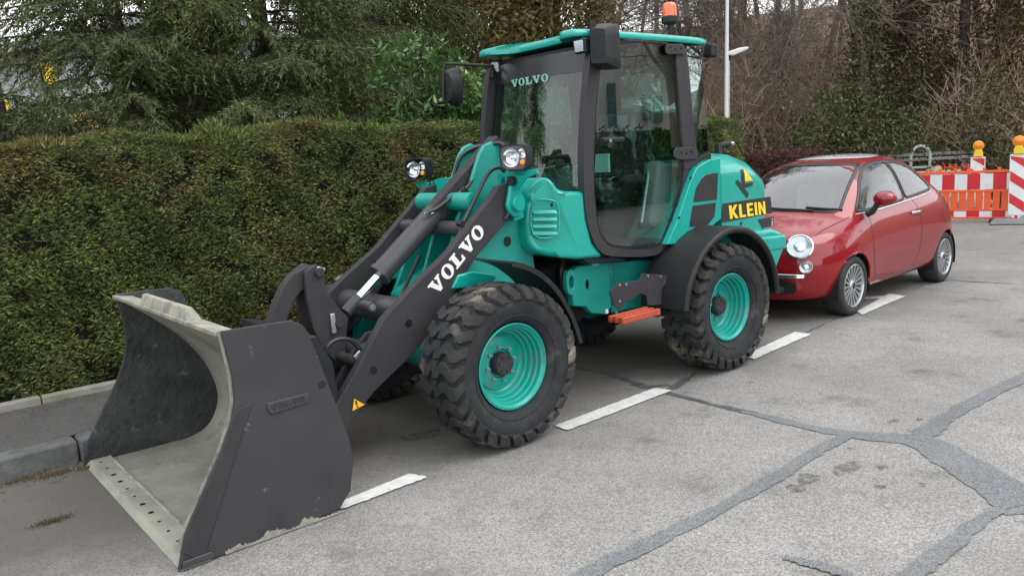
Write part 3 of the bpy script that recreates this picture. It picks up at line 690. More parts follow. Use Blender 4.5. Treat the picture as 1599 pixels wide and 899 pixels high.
# ---- headlamps on their brackets
HX = .40
def headlamp(y0, z0, s):
    LR = Matrix.Rotation(math.radians(22), 3, 'Z'); piv = Vector((HX, y0, z0))
    def turn(b): b.v = [tuple(piv+LR @ (Vector(v)-piv)) for v in b.v]; return b
    br = MB()
    if s < 0: pl = [PXp(u, v, HX) for u, v in ((777, 271), (838, 264), (839, 271), (822, 278), (808, 297), (780, 301), (777, 296))]
    else: pl = [PXp(u, v, HX) for u, v in ((648, 283), (664, 288), (683, 279), (706, 277), (708, 303), (672, 306), (662, 297), (650, 291))]
    br.prism(pl, HX, HX+.012, 'x'); br.box((HX+.07, y0, z0-.105), (.14, .12, .01)); bo = br.build('lamp_bracket', M_TEAL, LD, bevel=.003)
    yc, zc = PXp(*((790, 285) if s < 0 else (675, 291)), HX)
    for rr in (.012, .026, .04):
        for a0 in (-1.1, 2.04):
            q = MB(); aa = np.linspace(a0, a0+2.2, 10)
            o_ = [(yc+math.cos(t)*(rr+.004), zc+math.sin(t)*(rr+.004)) for t in aa]; i_ = [(yc+math.cos(t)*(rr-.003), zc+math.sin(t)*(rr-.003)) for t in aa[::-1]]
            q.prism(o_+i_, HX-.0015, HX+.001, 'x'); q.build('horn_slot', M_GLOSSB, bo)
    # housing: rounded box open to the front (-x)
    def rr(w, h, k=.62):
        return smoothpoly([(-w*.98, -h*.72), (-w*.6, -h), (w*.8, -h*.92), (w, -h*.4), (w*.96, h*.78), (w*.6, h), (-w*.75, h*.95), (-w, h*.5)], 2)
    H = MB(); o1 = rr(.098, .085); o0 = rr(.07, .06); i1 = rr(.088, .075); n = len(o1)
    f = lambda pl, x: [(x, y0+s*-1*p[0], z0+p[1]) for p in pl]
    L0, L1, L2, L3, L4 = f(o1, HX-.06), f(o1, HX+.03), f(o0, HX+.085), f(i1, HX-.06), f(rr(.06, .05), HX-.0)
    vs = L2+L1+L0+L3+L4; fs = [tuple(range(n))]
    for k in range(4): fs += [(k*n+i, k*n+(i+1) % n, (k+1)*n+(i+1) % n, (k+1)*n+i) for i in range(n)]
    fs.append(tuple(range(4*n, 5*n))); H.add(vs, fs); ho = turn(H).build('headlamp', M_BLACK, LD, smooth=40)
    yi = y0-.022 if s < 0 else y0-.0
    q = MB(); q.lathe([(.0, .06), (.02, .052), (.035, .03), (.04, .0005)], (HX-.045, y0+.022, z0), (1, 0, 0), 24, open0=True); q.lathe([(.04, .016), (.016, .014), (.012, .0005)], (HX-.045, y0+.022, z0), (1, 0, 0), 14); turn(q).build('reflector', M_REFL, ho, smooth=60)
    q = MB(); q.lathe([(.0, .03), (.02, .02), (.025, .0005)], (HX-.045, y0-.06, z0+.025), (1, 0, 0), 18, open0=True); turn(q).build('reflector', M_REFL, ho, smooth=60)
    q = MB(); q.lathe([(.0, .018), (.012, .016), (.016, .0005)], (HX-.048, y0-.062, z0-.03), (-1, 0, 0), 14); turn(q).build('indicator', M_AMB2, ho, smooth=60)
    turn(MB().add(f(i1, HX-.058), [tuple(range(n))])).build('lens', M_LENS, ho, norm=False)
yn, zn = PXp(808, 246, HX-.0); yf, zf = PXp(655, 264, HX)
headlamp(yn, zn, -1); headlamp(yf, zf, 1)
yc, zc = PXp(803, 282, HX); MB().lathe([(-.03, .022), (.02, .03), (.035, .03), (.035, .0005)], (HX-.0, yc, zc), (-1, 0, 0), 20).build('horn', M_BLACK, LD, smooth=40)

# ---- front fenders
def arc_pts(cx, cz, r, a0, a1, n): return [(cx+r*math.cos(a), cz+r*math.sin(a)) for a in np.linspace(a0, a1, n)]
def fender(outer, y0, y1, t, name, lip=True):
    inn = thick(outer, t); b = MB(); n = len(outer); vs = []
    for y in (y0, y1):
        vs += [(p[0], y, p[1]) for p in outer]+[(p[0], y, p[1]) for p in inn]
    fs = [(i, i+1, 2*n+i+1, 2*n+i) for i in range(n-1)]+[(n+i, 3*n+i, 3*n+i+1, n+i+1) for i in range(n-1)]
    fs += [(i, n+i, n+i+1, i+1) for i in range(n-1)]+[(2*n+i, 2*n+i+1, 3*n+i+1, 3*n+i) for i in range(n-1)]+[(0, 2*n, 3*n, n), (n-1, 2*n-1, 4*n-1, 3*n-1)]
    b.add(vs, fs); return b
ff = [(p[0], p[1]) for p in curve3([(*PY(u, v, -.86), 0) for u, v in ((800, 408), (815, 412), (840, 424), (868, 450), (893, 494), (906, 533))], 5)]
for s in (-1, 1):
    fender(ff, s*.88, s*.50, .012, 'x').build('front_fender', M_BLACK, LD, smooth=40)
    lip_ = fender(ff, s*.885, s*.865, .03, 'x'); lip_.build('fender_lip', M_BLACK, LD, smooth=40)
    br = MB(); br.prism([(p[0], p[1]) for p in polyY([(712, 452), (722, 430), (745, 424), (778, 428), (782, 436), (760, 450)], -.5)], s*.46, s*.33); br.build('fender_bracket', M_TEAL, LD, bevel=.01)

# ---- rear fenders
rf = arc_pts(WBL, ZC, .61, math.radians(173), math.radians(2), 40)
for s in (-1, 1):
    fender(rf, s*.90, s*.50, -.012, 'x').build('rear_fender', M_BLACK, LD, smooth=40)
    q = MB(); q.tube([(p[0], s*.895, p[1]) for p in arc_pts(WBL, ZC, .595, math.radians(173), math.radians(2), 44)], .026, 10); q.build('fender_lip', M_BLACK, LD, smooth=60)

# ---- rear frame, articulation, step
b = MB(); b.prism(polyY([(955, 410), (1090, 400), (1090, 480), (1000, 480), (960, 490)], -.36), -.34, .34); b.build('rear_frame', M_TEALM, LD, bevel=.015)
b = MB(); b.prism(polyY([(893, 424), (903, 416), (952, 408), (955, 480), (946, 491), (924, 489), (915, 479), (896, 478), (893, 455)], -.42), -.42, -.36); b.build('articulation_plate', M_TEALM, LD, bevel=.008)
b = MB(); b.prism([(.55, .35), (.95, .35), (1.3, .5), (1.3, .95), (1.0, .95), (.6, .85)], -.22, .22); b.build('articulation_block', M_BLACK, LD, bevel=.03)
x, z = PY(932, 415, -.42); MB().lathe([(0, .065), (.03, .065), (.03, .0005)], (x, -.38, z), (0, 0, 1), 20).build('cab_mount', M_TEAL, LD, smooth=35)
MB().lathe([(0, .03), (-.02, .03), (-.02, .0005)], (x, -.38, z), (0, 0, 1), 14).build('mount_bolt', M_ZINC, LD, smooth=35)
x, z = PY(893, 441, -.44); b = MB(); b.ring(smoothpoly([(x-.05, z-.09), (x+.05, z-.09), (x+.05, z+.09), (x-.05, z+.09)], 2), smoothpoly([(x-.022, z-.045), (x+.022, z-.045), (x+.022, z+.045), (x-.022, z+.045)], 2), -.44, -.40, 40); b.build('tie_down_eye', M_TEALM, LD, bevel=.005)
x, z = PY(917, 444, -.4205); b = MB(); b.disc((x, -.4208, z), (0, -1, 0), .018, 16, up=(0, 0, 1), ry=.036); b.build('plate_slot', M_GLOSSB, LD, norm=False)
x, z = PY(948, 486, -.425); MB().box((x, -.4225, z), (.028, .004, .032)).build('frame_label', M_WHITE, LD)
for k in range(5):
    hose([(880+k*4, 395), (876+k*5, 430), (880+k*3, 470)], [-.3+.06*k, -.34+.05*k, -.28+.05*k], .014)
for s in (-1, 1):
    y0 = s*.74
    br = MB(); br.prism(polyY([(952, 455), (962, 447), (964, 442), (998, 438), (1003, 427), (1043, 430), (1044, 436), (1034, 452), (1033, 476), (1012, 477), (1010, 462), (1000, 458), (990, 466), (975, 474), (968, 484), (958, 476)], -.70), s*.70, s*.688); br.build('step_bracket', M_CHAR, LD, bevel=.003)
    st = MB(); o_ = polyY([(966, 484), (1037, 476), (1036, 484), (1030, 489), (975, 495), (967, 494)], -.86); xs0, xs1 = o_[0][0]+.03, o_[1][0]-.05; zt = .615
    st.ring([(xs0, -.86*-s), (xs1, -.86*-s), (xs1, -.68*-s), (xs0, -.68*-s)], [(xs0+.03, -.835*-s), (xs1-.03, -.835*-s), (xs1-.03, -.705*-s), (xs0+.03, -.705*-s)], zt-.055, zt, 40, 'z')
    st = MB(); yy0, yy1 = s*.855, s*.745
    for ya in (yy0, (yy0+yy1)/2, yy1): st.box(((xs0+xs1)/2, ya, zt-.02), (xs1-xs0, .03, .045))
    for k in range(7): st.box((xs0+.02+k*(xs1-xs0-.04)/6, (yy0+yy1)/2, zt-.016), (.022, abs(yy1-yy0), .032))
    st.build('step', M_ORANGE, LD, bevel=.006)
for (u, v) in ((967, 445), (977, 444), (1011, 431), (1031, 432), (967, 470), (962, 488), (965, 492)):
    x, z = PY(u, v, -.70); MB().lathe([(0, .010), (.008, .010), (.008, .0005)], (x, -.70, z), (0, -1, 0), 8).build('step_bolt', M_ZINC, LD)

def grow2(poly, d):
    P = [np.array(p, float) for p in poly]; n = len(P); A = sum(P[i][0]*P[(i+1) % n][1]-P[(i+1) % n][0]*P[i][1] for i in range(n)); sg = 1 if A > 0 else -1; out = []
    for i in range(n):
        t = P[(i+1) % n]-P[i-1]; t /= np.linalg.norm(t)+1e-9; out.append(tuple(P[i]+np.array([t[1], -t[0]])*d*sg))
    return out
# ---- cab: cowl, floor, frame, glass, door, roof
YC = .56                                   # half width of the cab
def cy(u): return -YC+.13*min(max((880-u)/55, 0), 1)**1.5             # the cowl narrows towards the front
cow_px = [(p[0], p[1]) for p in curve3([(823, 345, 0), (824, 312, 0), (832, 294, 0), (846, 281, 0), (856, 277, 0), (866, 284, 0), (872, 293, 0), (884, 298, 0), (914, 299, 0)], 4)]
cow_px += [(917, 340), (926, 378), (945, 402), (905, 405)]+[(p[0], p[1]) for p in curve3([(880, 403, 0), (852, 398, 0), (836, 390, 0), (826, 372, 0), (823, 345, 0)], 4)][:-1]
cA = [(PY(u, v, cy(u))[0], cy(u), PY(u, v, cy(u))[1]) for u, v in cow_px]
MB().prism3(cA, [(p[0], -p[1], p[2]) for p in cA]).build('cowl', M_TEAL, LD, bevel=.032, seg=4)
def c3(u, v, o): x, z = PY(u, v, cy(u)); return (x, cy(u)-o, z)
fpx = smoothpoly([(829, 311), (862, 312), (872, 318), (874, 360), (868, 371), (829, 373)], 2)
MB().tube([c3(u, v, .0) for u, v in fpx]+[c3(*fpx[0], 0)], .007, 8, cap=False).build('louvre_frame', M_TEAL, LD, smooth=60)
for k in range(4):
    v = 331+k*11
    A1 = [c3(830, v+4, -.01), c3(868, v+4, -.01), c3(868, v+3, .022), c3(830, v+3, .022)]; B1 = [c3(830, v-4, -.01), c3(868, v-4, -.01), c3(868, v-3, .004), c3(830, v-3, .004)]
    MB().prism3(A1, B1).build('louvre', M_TEAL, LD, bevel=.004)
x, z = PY(861, 320, -YC); MB().lathe([(0, .012), (.004, .012), (.004, .0005)], (x, -YC, z), (0, -1, 0), 14).build('cap', M_GLOSSB, LD)
MB().box((1.55, 0, 1.0), (1.15, 1.0, .06)).build('cab_floor', M_BLACK, LD, bevel=.01)
b = MB(); b.prism(polyY([(905, 402), (945, 401), (950, 398), (978, 405), (965, 409), (935, 410), (915, 412)], -.5), -.52, .52); b.build('cab_underside', M_BLACK, LD, bevel=.008)
outer = polyY([(924, 62), (916, 120), (910, 200), (909, 287), (914, 344), (924, 375), (934, 392), (950, 401), (1018, 401), (1034, 392), (1044, 372), (1075, 268), (1082, 225), (1078, 150), (1068, 58)], -YC)
glass = polyY([(939, 90), (948, 74), (966, 64), (1054, 62), (1060, 150), (1066, 230), (1062, 300), (1036, 374), (1028, 383), (1015, 387), (955, 386), (941, 374), (933, 355), (927, 300), (927, 230), (931, 150)], -YC)
outer = smoothpoly(outer, 1); glassp = grow2(smoothpoly(glass, 2), .012)
zmax = 2.47
outer = [(x, min(z, zmax)) for x, z in outer]
inset = [tuple((np.array(p)-np.mean(glassp, 0))*.965+np.mean(glassp, 0)) for p in glassp]
for s in (-1, 1):
    dr = MB().ring(outer, glassp, s*(YC+.012), s*(YC-.045), 96).build('door', M_FRAME, LD, bevel=.012, seg=3)
    MB().ring(glassp, inset, s*(YC+.006), s*(YC-.004), 96).build('door_seal', M_GLOSSB, dr)
    MB().add([(p[0], s*(YC-.0), p[1]) for p in [tuple((np.array(p)-np.mean(glassp, 0))*.985+np.mean(glassp, 0)) for p in glassp]], [tuple(range(len(glassp)))]).build('door_glass', M_GLASSD, dr, norm=False)
    # B pillar and rear quarter window
    bp_ = polyY([(1054, 64), (1068, 62), (1090, 250), (1088, 262), (1068, 266)], -YC-.014); bp_ = [(x, min(z, zmax)) for x, z in bp_]
    MB().prism(bp_, s*(YC+.02), s*(YC-.03)).build('cab_pillar', M_CHAR, LD, bevel=.008)
    qg = polyY([(1069, 64), (1094, 68), (1107, 236), (1090, 247)], -YC); qg = [(x, min(z, zmax)) for x, z in qg]
    MB().prism(qg, s*(YC-.0), s*(YC-.006)).build('quarter_glass', M_GLASS, LD)
    rp = [(qg[1][0]-.012, zmax), (qg[1][0]+.02, zmax), (qg[2][0]+.02, qg[2][1]), (qg[2][0]-.012, qg[2][1])]
    MB().prism(rp, s*(YC-.008), s*(YC-.045)).build('rear_pillar', M_BLACK, LD, bevel=.006)
    MB().prism(polyY([(1088, 250), (1108, 237), (1112, 243), (1110, 252), (1090, 262)], -YC), s*(YC-.002), s*(YC-.05)).build('window_base', M_BLACK, LD, bevel=.006)
    for v in (78, 240):
        q = polyY([(1034 if v < 100 else 1047, v-9), (1063 if v < 100 else 1084, v-9), (1066 if v < 100 else 1086, v+9), (1034 if v < 100 else 1047, v+9)], -YC)
        q = smoothpoly([q[0], ((q[0][0]+q[1][0])/2, q[0][1]), q[1], q[2], ((q[2][0]+q[3][0])/2, q[2][1]), q[3]], 1)
        hg = MB().prism(q, s*(YC+.022), s*(YC+.034)).build('hinge', M_CHAR, dr, bevel=.005)
        cx_, cz_ = np.mean(q, 0)
        for kx in (-.06, 0, .06): MB().lathe([(0, .008), (.005, .008), (.005, .0005)], (cx_+kx, s*(YC+.034), cz_+.01*(kx != 0)), (0, s, 0), 8).build('hinge_bolt', M_GLOSSB, hg)
    # door handle
    h0 = PY(941, 221, -YC-.03); h1 = PY(974, 216, -YC-.03)
    hd = MB().box(((h0[0]+h1[0])/2, s*(YC+.03), (h0[1]+h1[1])/2), (h1[0]-h0[0], .03, .035)).build('door_handle', M_BLACK, dr, bevel=.012, seg=3)
    MB().box((h0[0]+.03, s*(YC+.012), h0[1]), (.06, .03, .045)).build('handle_base', M_BLACK, dr, bevel=.01)
    MB().lathe([(0, .012), (.004, .012), (.004, .0005)], (h0[0]+.06, s*(YC+.046), h0[1]+.003), (0, s, 0), 12).build('lock', M_ZINC, dr)
# front pillars, windscreen between them
WX0, WX1, WZ0, WZ1 = .985, 1.13, 1.42, 2.4
def wsx(z): return WX0+(WX1-WX0)*(z-1.5)/(WZ1-1.5)
PA = .50
for s in (-1, 1):
    A_ = [(wsx(WZ0-.1)-.0, s*(PA-.012), WZ0-.1), (wsx(WZ0-.1)+.07, s*(PA-.012), WZ0-.1), (wsx(WZ0-.1)+.08, s*(YC-.002), WZ0-.1), (wsx(WZ0-.1)+.02, s*(PA+.02), WZ0-.1)]
    B2 = [(q[0]+wsx(2.46)-wsx(WZ0-.1), q[1]*.97, 2.46) for q in A_]
    MB().prism3(A_, B2).build('front_pillar', M_BLACK, LD, bevel=.008)
n = 12; vs = []
for k in range(n+1):
    y = -PA+.008+(2*PA-.016)*k/n; bow = -.05*(1-(y/PA)**2)
    for z in (WZ0-.08, WZ1): vs.append((wsx(z)+bow+.0, y, z))
MB().add(vs, [(2*i, 2*i+2, 2*i+3, 2*i+1) for i in range(n)]).build('windscreen', M_GLASSW, LD, smooth=80, norm=False)
vs = []
for k in range(n+1):
    y = -PA+.008+(2*PA-.016)*k/n; bow = -.05*(1-(y/PA)**2)
    for z in (WZ1-.13, WZ1+.02): vs.append((wsx(z)+bow-.003, y, z))
band = MB().add(vs, [(2*i, 2*i+2, 2*i+3, 2*i+1) for i in range(n)]).build('windscreen_band', M_GLOSSB, LD, smooth=80, norm=False)
vs = []
for k in range(n+1):
    y = -PA+.008+(2*PA-.016)*k/n; bow = -.05*(1-(y/PA)**2)
    for z in (WZ0-.14, WZ0-.02): vs.append((wsx(z)+bow-.003, y, z))
MB().add(vs, [(2*i, 2*i+2, 2*i+3, 2*i+1) for i in range(n)]).build('windscreen_foot', M_GLOSSB, LD, smooth=80, norm=False)
# printed name across the top of the windscreen (reads from outside, -x side)
tw = textwidth('VOLVO', 'slab', .1); WH = .055
def fn(u, v, h):
    y = .26-.42*u/tw; z = 2.235+v*WH; bow = -.05*(1-(y/PA)**2); return (wsx(z)+bow-.005-h, y+.012*v, z)
lettering('VOLVO', 'slab', fn, .1, .001, 'lettering', mat('windscreen_print', (.16, .34, .31), rough=.5), band)
# rear window and wall
XR = qg[1][0]
MB().box((XR+.0, 0, 2.0), (.006, 2*YC-.08, .9)).build('rear_window', M_GLASS, LD)
MB().box((XR+.02, 0, 1.5), (.05, 2*YC-.04, .2)).build('rear_wall', M_BLACK, LD, bevel=.01)
# roof
xf = PY(895, 50, -.5)[0]; xr = PY(1106, 62, -.56)[0]
def roof_outline(k=0.0):
    return [(xf+.1, -.56), (xf+.0, -.52), (xf-.02, -.50), (xf-.02, -.38), (xf+.05, -.33), (xf+.13, -.27), (xf+.14, .2), (xf+.13, .27), (xf+.05, .33), (xf-.02, .38), (xf-.02, .50), (xf+.0, .52), (xf+.1, .56), (xr-.1, .6), (xr, .56), (xr+.01, 0), (xr, -.56), (xr-.1, -.6)]
ro = smoothpoly(roof_outline(), 2); cx_ = np.mean(ro, 0); b = MB(); lay = []
for sc, z in ((.93, 2.484), (.99, 2.485), (1.0, 2.494), (.995, 2.517), (.97, 2.533), (.8, 2.549), (.45, 2.56), (.1, 2.563)):
    lay.append([(cx_[0]+(p[0]-cx_[0])*sc, p[1]*sc, z) for p in ro])
n = len(ro); vs = sum(lay, []); fs = [tuple(range(n))]+[tuple(range((len(lay)-1)*n, len(lay)*n))]
for k in range(len(lay)-1): fs += [(k*n+i, k*n+(i+1) % n, (k+1)*n+(i+1) % n, (k+1)*n+i) for i in range(n)]
roof = b.add(vs, fs).build('roof', M_TEAL, LD, smooth=50)
MB().box(((xf+xr)/2+.06, 0, 2.43), (xr-xf-.2, 1.04, .05)).build('roof_lining', M_BLACK, LD, bevel=.01)
MB().box((XR-.0, 0, 2.44), (.05, 1.0, .07)).build('roof_beam', M_BLACK, LD, bevel=.01)
# beacon
bx_, bz_ = PY(1046, 38, -.2); by_ = -.2
bo = MB(); bo.tube([(bx_, by_, 2.56), (bx_, by_, bz_)], .012, 10); bo.lathe([(0, .05), (.012, .065), (.05, .068), (.06, .06), (.06, .0005)], (bx_, by_, bz_), (0, 0, 1), 24)
bo.tube([(bx_-.13, by_+.02, 2.56), (bx_-.1, by_+.02, 2.6), (bx_, by_, bz_-.01)], .008, 8)
bo = bo.build('beacon', M_BLACK, LD, smooth=40)
MB().lathe([(.06, .056), (.13, .056), (.155, .05), (.165, .03), (.167, .0005)], (bx_, by_, bz_), (0, 0, 1), 24).build('beacon_lens', M_AMBER, bo, smooth=50)
# work lamps
def worklamp(c, d, par, sz=.05):
    d = Vector(d).normalized(); q = d.to_track_quat('X', 'Z').to_matrix()
    o = MB().box(c, (.07, sz*2.0, sz*2.0), q).build('work_lamp', M_BLACK, par, bevel=.015, seg=3)
    cc = Vector(c)+d*.037; MB().box(cc, (.004, sz*1.45, sz*1.45), q).build('lens', M_REFL, o, bevel=.001)
    cc = Vector(c)+d*.041; MB().box(cc, (.002, sz*1.55, sz*1.55), q).build('lens_cover', M_LENS, o); return o
for (u, v, y) in ((909, 72, -.52), (778, 105, .50)):
    x, z = PY(u, v, y); worklamp((x, y, z), (-1, -.12, -.1), LD); MB().tube([(x+.02, y, z), (x+.03, y, z+.08)], .01, 8).build('lamp_stem', M_BLACK, LD)
x, z = PY(1106, 80, -.5); worklamp((x+.03, -.5, z), (1, -.2, -.15), LD, .05); MB().tube([(x, -.5, z), (x-.02, -.5, z+.07)], .012, 8).build('lamp_stem', M_BLACK, LD)
# mirrors
mx, mz = PY(943, 72, -.66)
mi = MB(); o1 = smoothpoly([(-.105, -.145), (-.095, -.16), (.08, -.145), (.095, -.13), (.10, .12), (.09, .145), (.05, .155), (-.085, .13), (-.10, .115)], 1); n = len(o1)
L0 = [(mx+.05, -.66+.0+p[0]*.95, mz+p[1]) for p in o1]; L1 = [(mx+.02, -.66+p[0], mz+p[1]) for p in o1]; L2 = [(mx-.06, -.66+p[0]*.7, mz+p[1]*.75) for p in o1]
vs = L0+L1+L2; fs = [tuple(range(n)), tuple(range(2*n, 3*n))]
for k in range(2): fs += [(k*n+i, k*n+(i+1) % n, (k+1)*n+(i+1) % n, (k+1)*n+i) for i in range(n)]
mir = mi.add(vs, fs).build('mirror', M_BLACK, LD, smooth=40)
MB().add([(mx+.0505, -.66+p[0]*.86, mz+p[1]*.9) for p in o1], [tuple(range(n))]).build('mirror_glass', M_CHROME, mir, norm=False)
a0 = PY(924, 32, -.56); a1 = PY(926, 98, -.56)
MB().tube([(a0[0], -.56, a0[1]), (a1[0], -.56, a1[1])], .016, 10).tube([(a1[0]-.0, -.56, mz), (mx-.03, -.62, mz)], .018, 10).build('mirror_arm', M_BLACK, mir, smooth=40)
# far mirror on its long bow
fm = [(PY(u, v, y)[0], y, PY(u, v, y)[1]) for u, v, y in ((769, 122, .5), (768, 106, .52), (760, 103, .55), (700, 100, .82), (694, 103, .84), (692, 160, .85))]
mi = MB().tube(curve3(fm, 4), .012, 8).build('mirror_arm', M_BLACK, LD, smooth=50)
c = np.array((PY(703, 135, .84)[0], .82, PY(703, 135, .84)[1])); o2 = smoothpoly([(-.1, -.15), (.10, -.17), (.11, .13), (.06, .15), (-.10, .12)], 2)
L0 = [(c[0]+.04, c[1]+p[0]*.95, c[2]+p[1]) for p in o2]; L2 = [(c[0]-.05, c[1]+p[0]*.7, c[2]+p[1]*.75) for p in o2]; n = len(o2)
MB().add(L0+L2, [tuple(range(n)), tuple(range(n, 2*n))]+[(i, (i+1) % n, n+(i+1) % n, n+i) for i in range(n)]).build('mirror', M_BLACK, LD, smooth=40)
# cab interior: seat in its plastic wrap, steering column, console, lever
sx = 1.78
seat = MB().box((sx-.08, 0, 1.42), (.48, .5, .12)).build('seat', M_SEAT, LD, bevel=.04, seg=3)
MB().box((sx+.18, 0, 1.72), (.12, .46, .6), Matrix.Rotation(.15, 3, 'Y')).build('backrest', M_SEAT, seat, bevel=.045, seg=3)
MB().box((sx-.05, 0, 1.2), (.4, .4, .36)).build('seat_base', M_CABIN, seat, bevel=.02)
MB().box((sx+.0, -.32, 1.5), (.36, .07, .07)).build('armrest', M_SEAT, seat, bevel=.025)
M_FILM = glassmat('plastic_film', (.9, .93, .93), 1.6, .1)
def film(name, c, d, par, seed):
    from mathutils import noise as mn
    bm = bmesh.new(); bmesh.ops.create_cube(bm, size=1.0); bmesh.ops.subdivide_edges(bm, edges=bm.edges, cuts=13, use_grid_fill=True)
    for v in bm.verts:
        p = Vector((v.co.x*d[0], v.co.y*d[1], v.co.z*d[2])); p = p*.9+p.normalized()*.03*min(d)*3; w = mn.noise_vector(p*11+Vector((seed*7, 0, 0)))*.028+mn.noise_vector(p*27+Vector((seed*3, 5, 0)))*.008; v.co = p+w+Vector(c)
    for f in bm.faces: f.smooth = True
    me = bpy.data.meshes.new(name); bm.to_mesh(me); bm.free(); me.materials.append(M_FILM); o = bpy.data.objects.new(name, me); COL.objects.link(o); o.parent = par; return o
film('plastic_wrap', (sx+.18, 0, 1.73), (.22, .52, .62), seat, 1); film('plastic_wrap', (sx-.1, 0, 1.43), (.56, .58, .2), seat, 2)
MB().tube([(1.12, 0, 1.05), (1.22, 0, 1.5), (1.3, 0, 1.66)], .05, 14).box((1.13, 0, 1.3), (.2, .34, .5)).build('steering_column', M_CABIN, LD, bevel=.02)
q = MB(); q.lathe([(-.012, .185), (0, .196), (.012, .185), (0, .172)], (1.34, 0, 1.7), (-.5, 0, .86), 32, close=True); q.tube([(1.34, -.18, 1.7), (1.34, .18, 1.7)], .012, 8); q.build('steering_wheel', M_BLACK, LD, smooth=50)
film('plastic_wrap', (1.16, 0, 1.52), (.3, .46, .22), LD, 5)
MB().box((2.0, -.38, 1.35), (.34, .14, .5), Matrix.Rotation(.25, 3, 'Y')).build('side_console', M_CONS, LD, bevel=.03)
MB().tube([(1.92, -.34, 1.62), (1.86, -.36, 1.5), (1.72, -.4, 1.16)], .012, 8).build('control_lever', M_ZINC, LD, smooth=40)
MB().lathe([(-.03, .0005), (-.022, .02), (0, .03), (.022, .02), (.03, .0005)], (1.71, -.4, 1.15), (0, 0, 1), 14).build('lever_knob', M_BLACK, LD, smooth=60)
MB().box((1.45, -.1, 1.04), (.9, .9, .02)).build('floor_mat', M_CABIN, LD)
MB().box((1.28, -.4, 1.64), (.02, .2, .13)).build('cab_card', mat('card', (.3, .55, .5), rough=.6), LD)

# ---- engine hood and rear body
YH = .62
def hoodY(x, z):
    t = min(max((x-2.35)/.85, 0), 1); y = YH-.05*t-.03*t*t
    top = np.interp(x, [2.1, 2.5, 2.75, 3.0, 3.2], [1.61, 1.64, 1.635, 1.575, 1.47])
    k = (z-(top-.17))/.17
    if k > 0: y -= .11*k**2.4
    return y
def hood_ring(x):
    top = float(np.interp(x, [2.1, 2.5, 2.75, 3.0, 3.2], [1.61, 1.64, 1.635, 1.575, 1.47])); r = []
    for z in (.9, 1.05, 1.2, 1.34): 
        zz = min(z, top-.2); r.append((hoodY(x, zz), zz))
    for z in np.linspace(top-.17, top-.01, 8): r.append((hoodY(x, z), z))
    ye = hoodY(x, top-.01)
    r += [(ye-.04, top+.008), (ye*.75, top+.02), (ye*.4, top+.028)]
    return r
def hood_shell(x0, x1, name, parent, n=14, close_rear=True):
    b = MB(); X = np.linspace(x0, x1, n); rings = []
    for x in X:
        h = hood_ring(x); rings.append([(x, -y, z) for y, z in h]+[(x, y, z) for y, z in h[::-1]])
    m = len(rings[0]); vs = sum(rings, []); fs = []
    for i in range(n-1): fs += [(i*m+k, i*m+k+1, (i+1)*m+k+1, (i+1)*m+k) for k in range(m-1)]
    fs += [tuple(range(m))]
    if close_rear: # rounded tail
        last = rings[-1]; o = len(vs)
        for dx, sc in ((.03, .97), (.05, .9)):
            vs += [(x1+dx, p[1]*sc, .95+(p[2]-.95)*(sc*.5+.5)-.0) for p in last]
        fs += [((n-1+j)*m+k, (n-1+j)*m+k+1, (n+j)*m+k+1, (n+j)*m+k) for j in range(2) for k in range(m-1)]
        fs.append(tuple(range((n+1)*m, (n+2)*m)))
    return b.add(vs, fs).build(name, M_TEAL, parent, smooth=45)
XS = 2.44
hood = hood_shell(XS+.006, 3.17, 'engine_hood', LD)
# front body panel with grilles: outline in side view, extruded
bodyp = polyY([(1088, 262), (1108, 250), (1124, 247)], -YH)
bodyp = bodyp+[(XS-.004, 1.625), (XS-.004, 1.14)]+polyY([(1096, 366), (1074, 380), (1042, 382), (1058, 345), (1078, 285)], -YH)
MB().prism(bodyp, -YH, YH).build('rear_body', M_TEAL, LD, bevel=.035, seg=4)
for pl in ([(1113, 270), (1121, 270), (1119, 312), (1082, 316), (1086, 295), (1094, 280), (1102, 273)], [(1081, 321), (1118, 316), (1115, 338), (1106, 350), (1095, 354), (1076, 354)]):
    q = polyY(pl, -YH); MB().prism(q, -YH-.004, -YH+.01).build('grille', M_BAND, LD, bevel=.003)
    g = MB(); xs_ = [p[0] for p in q]; zs_ = [p[1] for p in q]
for (u, v) in ((1078, 278), (1060, 340)):
    x, z = PY(u, v, -YH); MB().lathe([(0, .011), (.004, .011), (.004, .0005)], (x, -YH, z), (0, -1, 0), 12).build('cap', M_GLOSSB, LD)
# KLEIN band, logo, model number: thin sheets that follow the hood
def hpx(u, v):
    y = -YH
    for _ in range(5):
        x, z = PY(u, v, y); y = -hoodY(x, z)
    return x, z
def hood_sheet(pix, m, name, off, nx=10, par=hood):
    (a, b_, c, d) = [np.array(hpx(*p)) for p in pix]; vs = []; ny = 6
    for i in range(nx+1):
        for j in range(ny+1):
            s, t = i/nx, j/ny; p = (a*(1-s)+b_*s)*(1-t)+(d*(1-s)+c*s)*t; vs.append((p[0], -hoodY(*p)-off, p[1]))
    return MB().add(vs, [(i*(ny+1)+j, (i+1)*(ny+1)+j, (i+1)*(ny+1)+j+1, i*(ny+1)+j+1) for i in range(nx) for j in range(ny)]).build(name, m, par, norm=False)
hood_sheet([(1126, 348), (1205, 333), (1203, 307), (1128, 318)], M_BAND, 'name_band', .003)
a, b_, d = np.array(hpx(1139, 342)), np.array(hpx(1195, 334)), np.array(hpx(1137, 321)); tw = textwidth('KLEIN', 'sans', .12)
def fn(u, v, h):
    p = a+(b_-a)*u/tw+(d-a)*v; return (p[0], -hoodY(*p)-.005-h, p[1])
lettering('KLEIN', 'sans', fn, .12, .001, 'lettering', M_YEL, hood)
